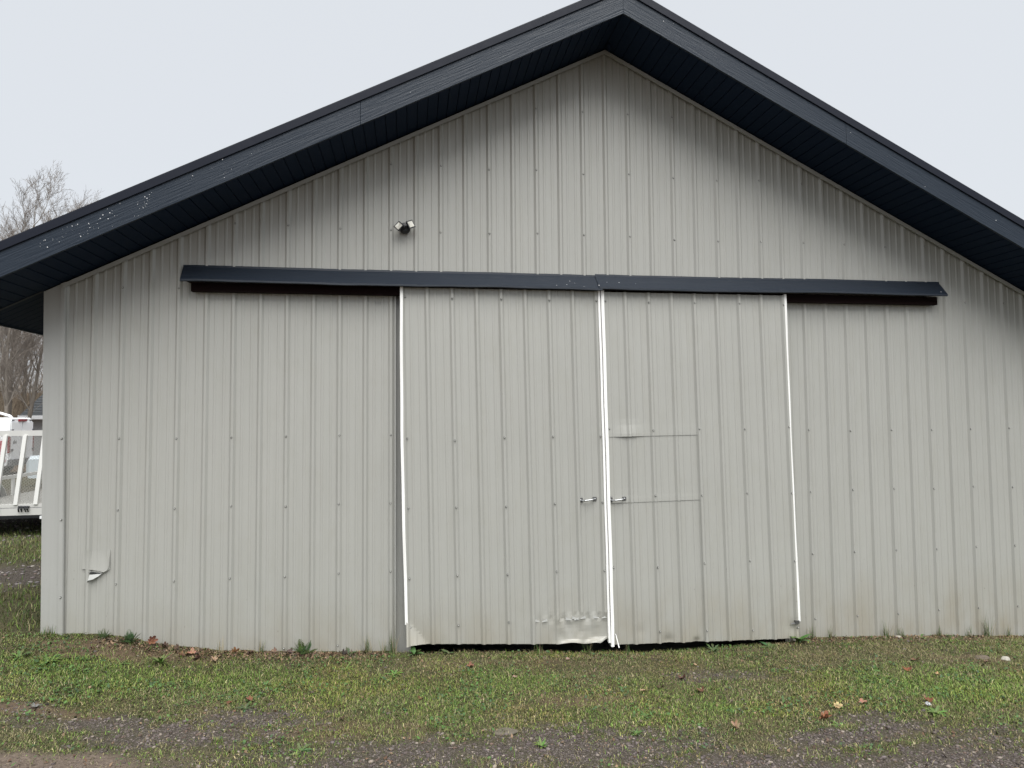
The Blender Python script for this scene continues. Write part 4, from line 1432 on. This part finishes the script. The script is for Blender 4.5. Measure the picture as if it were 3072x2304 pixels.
# ------------------------------------------------------------------ trailer behind the left corner
M_ALU = base_mat('trailer_aluminium', (0.62, 0.62, 0.60), 0.45, 0.5, 0.25)
M_MESH = base_mat('galvanised_mesh', (0.60, 0.60, 0.585), 0.5, 0.4)
M_TAPE_R = base_mat('red_reflective_tape', (0.28, 0.012, 0.02), 0.4, 0.5)
M_RUBBER = base_mat('tyre_rubber', (0.02, 0.02, 0.02), 0.8, 0.3)
M_DECK = base_mat('trailer_deck_boards', (0.22, 0.215, 0.20), 0.9, 0.2)
M_VANW = base_mat('white_van_paint', (0.80, 0.82, 0.84), 0.25, 0.5)
M_GLASSD = base_mat('dark_vehicle_glass', (0.02, 0.03, 0.04), 0.1, 0.6)
M_REDL = base_mat('red_lamp_plastic', (0.20, 0.010, 0.015), 0.25, 0.6)
M_GREYP = base_mat('grey_bumper_plastic', (0.09, 0.09, 0.10), 0.6, 0.4)
M_REDG = base_mat('red_graphic', (0.42, 0.012, 0.035), 0.4, 0.5)

GRD = .30
tr = empty('utility_trailer', (-6.2, 6.0, GRD))
tag(tr, 'silver utility trailer with raised mesh ramp gate behind the barn corner', 'trailer')
TX0, TX1, TY = -6.95, -5.03, 5.0       # right side just hidden behind the corner
LEAN = .22
def gp(u, h, d=0.0):    # gate plane: u across, h up the gate (0..1.10)
    return Vector((TX0 + u, TY + LEAN * h / 1.12 - d, .80 + h))
GW_ = TX1 - TX0
mb = MB()
def bar(mb, a, b, wx, wy):
    a, b = Vector(a), Vector(b)
    d = (b - a).normalized()
    side = d.cross(Vector((0, 1, 0)))
    side = side.normalized() * wx / 2
    dep = Vector((0, wy / 2, 0))
    mb.hexa([a - side - dep, a + side - dep, a + side + dep, a - side + dep], [b - side - dep, b + side - dep, b + side + dep, b - side + dep])
gt = MB()
bar(gt, gp(0, 1.09), gp(GW_, 1.09), .085, .05)
bar(gt, gp(0, .0), gp(GW_, .0), .045, .05)
bar(gt, gp(0.02, 0), gp(.02, 1.1), .05, .045)
bar(gt, gp(GW_ - .02, 0), gp(GW_ - .02, 1.1), .05, .045)
gate = gt.build('ramp_gate', M_ALU, tr)
k = 0
u = GW_ - .40
while u > .15:
    b = MB()
    bar(b, gp(u, .02, .03), gp(u, 1.06, .03), .055, .04)
    b.build('gate_slat', M_ALU, gate)
    u -= .275
# expanded mesh, diamonds about 45 x 20 mm
PW, PH, SW = .050, .022, .0062
nu, nh = int(GW_ / PW), int(1.07 / PH)
P0, Ffs = [], []
uu = np.arange(nu)
rows = np.arange(nh)
UU, HH = np.meshgrid(uu, rows, indexing='ij')
UU, HH = UU.ravel(), HH.ravel()
def gpa(u_, h_): return np.stack([TX0 + u_, TY + LEAN * h_ / 1.12 + .0 * u_, .80 + h_], 1)
quads = []
for (ua, ha, ub, hb) in ((0, 0, .5, .5), (.5, .5, 1, 0), (0, 0, .5, -.5), (.5, -.5, 1, 0)):
    a_ = gpa((UU + ua) * PW, .02 + (HH + ha + .5) * PH); b_ = gpa((UU + ub) * PW, .02 + (HH + hb + .5) * PH)
    off = np.array([0, -.004, SW])
    quads.append(np.stack([a_ - off / 2, b_ - off / 2, b_ + off / 2, a_ + off / 2], 1))
Q = np.concatenate(quads, 0).reshape(-1, 3)
link('mesh_panel', np_mesh('mesh_panel', Q, np.arange(len(Q)).reshape(-1, 4)), M_MESH, gate)
b = MB(); b.box((TX0 - .02, TY - .03, .66), (TX1 + .02, TY + .05, .765)); b.build('rear_beam', M_ALU, tr)
b = MB(); b.box((TX0 - .02, TY - .034, .615), (TX1 - .34, TY + .04, .657)); b.build('light_bar', M_BLACK, tr)
b = MB(); b.box((TX1 - .338, TY - .036, .600), (TX1 - .16, TY + .03, .645)); b.build('white_reflector', M_VANW, tr)
b = MB(); b.box((TX1 - .158, TY - .037, .596), (TX1 + .02, TY + .03, .642)); b.build('red_reflector', M_TAPE_R, tr)
for u in (.10, .52, .94, 1.36, GW_ - .06):
    b = MB()
    for d in (-.05, -.015, .03, .06):
        b.tube([(TX0 + u + d, TY - .05, .795), (TX0 + u + d * 1.1, TY - .075, .76), (TX0 + u + d * 1.2, TY - .05, .715)], .010, 6)
    b.tube([(TX0 + u - .07, TY - .045, .79), (TX0 + u + .08, TY - .045, .785)], .016, 6)
    b.build('gate_hinge', M_BLACK, tr)
b = MB(); b.box((TX0, TY + .05, .70), (TX1, TY + 3.4, .75)); b.build('deck', M_DECK, tr)
for X in (TX0, TX1):
    b = MB()
    b.box((X - .02, TY + .06, .60), (X + .02, TY + 3.4, .699))
    b.box((X - .025, TY + .06, 1.05), (X + .025, TY + 3.4, 1.11))
    for yy in (.08, 1.1, 2.2, 3.34):
        b.box((X - .02, TY + yy, .7), (X + .02, TY + yy + .05, 1.05))
    b.build('side_rail', M_ALU, tr)
b = MB(); b.box((TX0 + .03, TY + 3.36, 1.05), (TX1 - .03, TY + 3.41, 1.12)); b.box((TX0 + .03, TY + 3.36, .76), (TX1 - .03, TY + 3.40, .98)); b.build('front_rail', M_ALU, tr)
b = MB(); b.box((TX1 - .05, TY - .02, .77), (TX1 + .01, TY + .05, 1.02)); b.build('red_post_tape', M_TAPE_R, tr)
b = MB(); b.box((TX1 - .12, TY + .13, 1.74), (TX1 + .03, TY + .25, 1.83)); b.tube([(TX1 - .0, TY + .16, 1.75), (TX1 + .05, TY + .1, .75)], .018, 6); b.build('gate_latch', M_BLACK, tr)
for X in (TX0 - .14, TX1 + .14):
    Mw = Matrix.Translation((X, TY + 1.7, GRD + .31)) @ Matrix.Rotation(math.pi / 2, 4, 'Y')
    b = MB(); b.lathe([(.20, -.09), (.30, -.09), (.31, -.05), (.31, .05), (.30, .09), (.20, .09)], Mw, 24)
    wh = b.build('wheel', M_RUBBER, tr)
    b = MB(); b.lathe([(.20, -.06), (.19, .04), (.08, .06), (.02, .07)], Mw, 20); b.build('rim', M_ALU, wh)
    b = MB()
    pts = [(X, TY + 1.7 + .40 * math.cos(a), GRD + .33 + .40 * math.sin(a)) for a in [math.pi * q / 10 for q in range(11)]]
    for i in range(10):
        p, q = pts[i], pts[i + 1]
        b.hexa([(X - .12, p[1], p[2] - .01), (X + .12, p[1], p[2] - .01), (X + .12, q[1], q[2] - .01), (X - .12, q[1], q[2] - .01)],
               [(X - .12, p[1], p[2] + .01), (X + .12, p[1], p[2] + .01), (X + .12, q[1], q[2] + .01), (X - .12, q[1], q[2] + .01)])
    b.build('mudguard', M_ALU, tr)
b = MB(); b.tube([((TX0 + TX1) / 2, TY + 3.4, .66), ((TX0 + TX1) / 2, TY + 4.6, .60)], .05, 8); b.tube([((TX0 + TX1) / 2, TY + 4.3, .60), ((TX0 + TX1) / 2, TY + 4.3, GRD)], .03, 8); b.build('tongue', M_ALU, tr)

# ------------------------------------------------------------------ white van (seen over the trailer)
VL = empty('white_van', (-15.02, 22.85, .0), math.radians(94))
VL.scale = (1.12, 1.12, 1.12)
tag(VL, 'white panel van with rear double doors and a curved roof bar behind the trailer', 'van')
def loft(mb, secs):
    n = len(secs[0]); vs = [p for s in secs for p in s]; fs = []
    for i in range(len(secs) - 1):
        for k in range(n):
            k2 = (k + 1) % n
            fs.append((i * n + k, i * n + k2, (i + 1) * n + k2, (i + 1) * n + k))
    fs.append(tuple(range(n))[::-1]); fs.append(tuple((len(secs) - 1) * n + k for k in range(n)))
    mb.add(vs, fs)
def vsec(y, wb, wt, h0, h1):
    return [(-wb, y, h0), (wb, y, h0), (wb, y, h0 + (h1 - h0) * .55), (wt, y, h1 - .10), (wt - .10, y, h1), (-wt + .10, y, h1), (-wt, y, h1 - .10), (-wb, y, h0 + (h1 - h0) * .55)]
b = MB()
loft(b, [vsec(0, .86, .76, .42, 1.96), vsec(.06, .90, .80, .36, 2.0), vsec(3.3, .92, .82, .34, 2.02), vsec(3.9, .92, .78, .34, 1.90), vsec(4.4, .91, .80, .36, 1.15), vsec(5.1, .86, .74, .40, 1.00), vsec(5.25, .80, .70, .48, .92)])
body = b.build('body', M_VANW, VL, local=True)
for s in (-1, 1):
    b = MB(); b.box((s * .40 - .36, -.030, .58), (s * .40 + .36, -.004, 1.84)); dr = b.build('rear_door', M_VANW, VL, local=True)
    b = MB(); b.box((s * .74 - .03, -.075, 1.52), (s * .74 + .05, -.032, 1.60)); b.box((s * .74 - .03, -.075, .85), (s * .74 + .05, -.032, .93)); b.build('hinge', M_GREYP, dr, local=True)
    b = MB(); b.box((s * .83 - .05, -.028, .80), (s * .83 + .035, .05, 1.35)); b.build('tail_lamp', M_REDL, VL, local=True)
    b = MB(); b.box((s * .62 - .06, -.02, 1.89), (s * .62 + .06, -.004, 1.93)); b.build('marker_lamp', M_GREYP, VL, local=True)
b = MB(); b.box((-.26, -.06, 1.87), (.26, -.005, 1.95)); b.build('brake_lamp', M_REDL, VL, local=True)
b = MB(); b.box((-.92, -.14, .36), (.92, -.005, .56)); b.build('bumper', M_GREYP, VL, local=True)
b = MB(); b.box((-.16, -.045, .66), (.16, -.032, .80)); b.build('number_plate', M_GREYP, VL, local=True)
b = MB(); b.box((.03, -.060, 1.02), (.10, -.032, 1.20)); b.build('door_handle', M_BLACK, VL, local=True)
# red curved graphic on the side behind the rear wheel
b = MB()
out = [(.42, .50), (.42, .80), (.36, 1.00), (.22, 1.20), (.06, 1.30), (.06, 1.12), (.16, 1.02), (.20, .90), (.10, .84), (.10, .74), (.20, .70), (.20, .62), (.06, .58), (.06, .50)]
b.extrude(out, lambda p: (-.925, p[0], p[1]), lambda p: (-.895, p[0], p[1]))
b.build('side_graphic', M_REDG, VL, local=True)
b = MB()
for i, hgt in enumerate((.10, .14, .08, .12)):
    b.box((-.62 + i * .06, -.036, 1.10), (-.585 + i * .06, -.032, 1.10 + hgt))
b.build('door_lettering', M_GREYP, VL, local=True)
b = MB()
b.tube([(-.45, .10, 1.98), (-.45, .16, 2.06), (-.45, .45, 2.16), (-.45, .9, 2.23), (-.45, 1.5, 2.23), (-.45, 2.0, 2.16), (-.45, 2.3, 2.06), (-.45, 2.36, 1.98)], .04, 8)
b.build('roof_bar', M_VANW, VL, local=True)
for X in (-.90, .90):
    for (yy) in (.95, 4.3):
        Mw = Matrix.Translation((X, yy, .34)) @ Matrix.Rotation(math.pi / 2, 4, 'Y')
        b = MB(); b.lathe([(.2, -.1), (.33, -.1), (.34, 0), (.33, .1), (.2, .1)], Mw, 20); wh = b.build('wheel', M_RUBBER, VL, local=True)
        b = MB(); b.lathe([(.2, -.08), (.2, .09), (.05, .105), (.01, .11)], Mw, 16); b.build('rim', M_STEEL, wh, local=True)
    b = MB(); b.box((X - .012, 1.5, 1.12), (X + .012, 2.6, 1.72)); b.build('side_panel', M_VANW, VL, local=True)
    b = MB(); b.box((X * .955 - .05, 3.45, 1.20), (X * .955 + .03, 4.0, 1.62)); b.build('window', M_GLASSD, VL, local=True)

# ------------------------------------------------------------------ pale car, farther right behind the gate
CR = empty('parked_car', (-11.0, 16.2, .12), math.radians(-90))
tag(CR, 'pale silver parked car glimpsed through the right side of the trailer gate', 'car')
M_CARP = base_mat('silver_blue_paint', (0.55, 0.62, 0.66), 0.25, 0.5)
b = MB()
def csec(y, wd, z0, z1): return [(-wd, y, z0), (wd, y, z0), (wd, y, z1 - .1), (wd - .08, y, z1), (-wd + .08, y, z1), (-wd, y, z1 - .1)]
loft(b, [csec(0, .74, .40, .82), csec(.12, .84, .30, .95), csec(1.3, .88, .26, .98), csec(3.3, .88, .26, .95), csec(4.2, .84, .28, .82), csec(4.4, .72, .38, .70)])
b.build('body', M_CARP, CR, local=True)
b = MB()
loft(b, [csec(.35, .78, .93, .98), csec(.9, .70, .93, 1.40), csec(2.2, .70, .93, 1.44), csec(3.1, .78, .93, .97)])
cab = b.build('window_band', M_GLASSD, CR, local=True)
b = MB(); b.box((-.60, .95, 1.405), (.60, 2.15, 1.46)); b.build('roof', M_CARP, CR, local=True)
for X in (-.84, .84):
    for yy in (.85, 3.5):
        Mw = Matrix.Translation((X, yy, .31)) @ Matrix.Rotation(math.pi / 2, 4, 'Y')
        b = MB(); b.lathe([(.19, -.09), (.30, -.09), (.31, 0), (.30, .09), (.19, .09)], Mw, 20); wh = b.build('wheel', M_RUBBER, CR, local=True)
        b = MB(); b.lathe([(.19, -.07), (.19, .08), (.04, .095), (.01, .1)], Mw, 16); b.build('rim', M_STEEL, wh, local=True)

# ------------------------------------------------------------------ small house beyond
M_HWALL = base_mat('grey_house_siding', (0.34, 0.35, 0.36), 0.7, 0.3)
M_HROOF = base_mat('grey_shingles', (0.075, 0.08, 0.085), 0.9, 0.2)
HS = empty('house', (-14, 33, 0))
tag(HS, 'small grey house with shingle roof and white eave behind the van', 'house')
HX0, HX1, HY0, HY1, HZ = -18.3, -9.5, 30.0, 36.0, 2.30
b = MB(); b.box((HX0, HY0, GRD - .3), (HX1, HY1, HZ)); b.build('wall', M_HWALL, HS)
b = MB()
RY, RZ = (HY0 + HY1) / 2, HZ + 1.95
b.add([(HX0 - .35, HY0 - .45, HZ + .06), (HX1 + .35, HY0 - .45, HZ + .06), (HX1 + .35, RY, RZ), (HX0 - .35, RY, RZ), (HX0 - .35, HY1 + .45, HZ + .06), (HX1 + .35, HY1 + .45, HZ + .06)],
      [(0, 1, 2, 3), (3, 2, 5, 4), (0, 3, 4), (1, 5, 2), (0, 4, 5, 1)])
rf = b.build('roof', M_HROOF, HS)
for k in range(14):   # shingle courses of the front slope
    ya, yb = HY0 - .47 + (RY - HY0 + .45) * k / 14, HY0 - .45 + (RY - HY0 + .45) * (k + 1) / 14
    za, zb = HZ + .06 + (RZ - HZ - .06) * k / 14, HZ + .06 + (RZ - HZ - .06) * (k + 1) / 14
    b = MB()
    b.hexa([(HX0 - .36, ya, za + .002), (HX1 + .36, ya, za + .002), (HX1 + .36, yb, zb + .002), (HX0 - .36, yb, zb + .002)],
           [(HX0 - .36, ya, za + .030), (HX1 + .36, ya, za + .030), (HX1 + .36, yb, zb + .010), (HX0 - .36, yb, zb + .010)])
    b.build('shingle_course', M_HROOF, rf)
b = MB(); b.box((HX0 - .37, HY0 - .50, HZ - .10), (HX1 + .37, HY0 - .472, HZ + .085)); b.box((HX0 - .40, HY0 - .50, HZ - .08), (HX0 - .372, HY0 - .40, HZ + .10)); b.build('eave_board', M_VANW, HS)
b = MB(); b.box((HX0 - .34, HY0 - .45, HZ - .085), (HX1 + .34, HY0, HZ - .06)); b.build('soffit', M_VANW, HS)
for X in (-16.6, -13.4):
    b = MB(); b.box((X, HY0 - .03, .95), (X + 1.0, HY0 - .002, 1.95)); wv = b.build('window', M_VANW, HS)
    b = MB(); b.box((X + .07, HY0 - .036, 1.02), (X + .93, HY0 - .032, 1.88)); b.build('pane', M_GLASSD, wv)

# ------------------------------------------------------------------ bare trees
def make_tree(seed, H, r0, spread=1.0, lean=(0, 0)):
    r = random.Random(seed)
    TV, TF, BV, BF = [], [], [], []
    def seg(Vl, Fl, a, b, ra, rb, n):
        d = (b - a)
        if d.length < 1e-6: return
        d = d.normalized()
        u = d.orthogonal().normalized(); q = d.cross(u)
        o = len(Vl)
        for (p, rr) in ((a, ra), (b, rb)):
            for k in range(n):
                an = 2 * math.pi * k / n
                Vl.append(tuple(p + (u * math.cos(an) + q * math.sin(an)) * rr))
        for k in range(n):
            Fl.append((o + k, o + (k + 1) % n, o + n + (k + 1) % n, o + n + k))
    def grow(p, d, L, rad, lvl):
        steps = {0: 9, 1: 6, 2: 4, 3: 3, 4: 2}[lvl]
        for i in range(steps):
            q = (i + 1) / steps
            nd = (d + Vector((r.gauss(0, .10), r.gauss(0, .10), r.gauss(.10, .07))) * (1 if lvl else .45)).normalized()
            e = p + nd * (L / steps)
            ra = rad * (1 - (i / steps) * .75); rb = rad * (1 - q * .75)
            if lvl == 0: seg(TV, TF, p, e, ra, rb, 8)
            elif lvl == 1: seg(TV, TF, p, e, ra, rb, 5)
            else: seg(BV, BF, p, e, max(ra, .0042), max(rb, .0032), 3)
            p, d = e, nd
            if lvl < 4:
                cnt = {0: (0 if q < .30 else 2), 1: 2, 2: 2, 3: (2 if r.random() < .7 else 1)}[lvl]
                for _ in range(cnt):
                    az = r.uniform(0, 6.283)
                    el = r.uniform(.35, .80) if lvl == 0 else r.uniform(.25, .85)
                    side = d.orthogonal().normalized()
                    side = Matrix.Rotation(az, 3, d) @ side
                    bd = (d * math.cos(el) + side * math.sin(el) * spread).normalized()
                    bl = {0: H * .46 * (1.15 - q * .72), 1: L * .44, 2: L * .45, 3: L * .5}[lvl] * r.uniform(.65, 1.15)
                    grow(p, bd, bl, max(.003, rb * {0: .45, 1: .48, 2: .5, 3: .6}[lvl]), lvl + 1)
    grow(Vector((0, 0, -.2)), Vector((lean[0], lean[1], 1)).normalized(), H, r0, 0)
    tm = bpy.data.meshes.new('trunk'); tm.from_pydata(TV, [], TF); tm.update(); tm.materials.append(M_BARK)
    tm.polygons.foreach_set('use_smooth', [True] * len(tm.polygons))
    cm = bpy.data.meshes.new('crown'); cm.from_pydata(BV, [], BF); cm.update(); cm.materials.append(M_TWIG)
    return tm, cm
KINDS = [make_tree(51, 9.6, .13, 1.0, (.05, 0)), make_tree(52, 10.6, .15, .95, (.03, 0)), make_tree(53, 9.2, .12, 1.1, (-.03, 0)), make_tree(54, 11.2, .16, .9)]
TREES = [
    (1, -18.45, 28.2, 1.10, .3, 'bare tree whose crown rises highest above the barn roof'),
    (0, -17.15, 27.0, .84, .1, 'bare leaning tree nearest the barn corner under the eave'),
    (2, -16.98, 25.2, .92, 4.0, 'bare thin tree at the left picture edge behind the van'),
    (3, -21.30, 38.4, 1.08, 5.1, 'bare tree behind the house whose branches top the roof line farthest right'),
    (0, -20.2, 32.0, 1.05, 3.0, 'bare tree behind the highest crown'),
    (2, -21.4, 35.5, 1.15, .8, 'bare tree deeper in the wood between the two front trunks'),
    (3, -22.5, 29.0, .9, 2.2, 'bare tree just outside the left picture edge beside the wood'), (1, -24.5, 31.0, .95, 1.1, 'bare tree second outside the left picture edge'), (0, -27.0, 27.0, 1.0, .2, 'bare tree outside the left picture edge nearest the yard'),
    (2, -24.0, 34.5, 1.1, 2.7, 'bare tree deep in the wood left of the picture edge'), (1, -26.0, 38.0, .9, 4.4, 'bare tree at the back of the wood left of the frame'), (3, -30.5, 30.0, 1.0, 3.6, 'bare tree farthest left of the frame'),
    (1, -23.2, 42.0, 1.2, 5.5, 'bare tree farthest back in the wood above the roof line'),
]
for (k, x, y, s, rz, lab) in TREES:
    tm, cm = KINDS[k]
    e = empty('bare_tree', (x, y, float(gz(x, y))), rz)
    e.scale = (s, s, s)
    tag(e, lab or 'bare tree standing in the wood beyond the left picture edge', 'tree', 'bare trees of the wood')
    for nm, me in (('trunk', tm), ('crown', cm)):
        o = bpy.data.objects.new(nm, me); COL.objects.link(o); o.parent = e

# brush of the wood edge: thin stems, one mass
n = 34000
x = rng.uniform(-42, -12, n); y = rng.uniform(27.5, 46, n) + np.clip((x + 16) * -.02, 0, 1)
keep = ~((x > HX0 - .6) & (x < HX1 + .6) & (y < HY1 + .8))
x, y = x[keep], y[keep]; n = len(x)
L = rng.uniform(1.0, 5.6, n) * rng.uniform(.5, 1.2, n)
z = gz(x, y)
d = np.stack([rng.normal(0, .38, n), rng.normal(0, .38, n), np.ones(n)], 1); d /= np.linalg.norm(d, axis=1)[:, None]
b0 = np.stack([x, y, z + rng.uniform(0, 1.2, n)], 1)
m0 = b0 + d * (L * .5)[:, None]
d2 = d + rng.normal(0, .3, (n, 3)); d2 /= np.linalg.norm(d2, axis=1)[:, None]
t0 = m0 + d2 * (L * .5)[:, None]
wv = np.stack([np.ones(n), np.zeros(n), np.zeros(n)], 1) * (rng.uniform(.008, .026, n) / 2)[:, None]
Vv = np.stack([b0 - wv, b0 + wv, m0 + wv * .7, m0 - wv * .7, t0], 1)
i = np.arange(n)[:, None] * 5
Fq = np.concatenate([i + np.array([[0, 1, 2]]), i + np.array([[0, 2, 3]]), i + np.array([[3, 2, 4]])], 0)
cc = pick(np.array([[.20, .155, .115], [.28, .225, .165], [.135, .105, .080], [.33, .285, .22]]), n)
bo = link('brush', np_mesh('brush', Vv.reshape(-1, 3), Fq, np.repeat(cc[:, None], 5, 1).reshape(-1, 3)), M_BRUSH)
tag(bo, 'brown leafless brush along the edge of the wood', 'brush', kind='stuff')
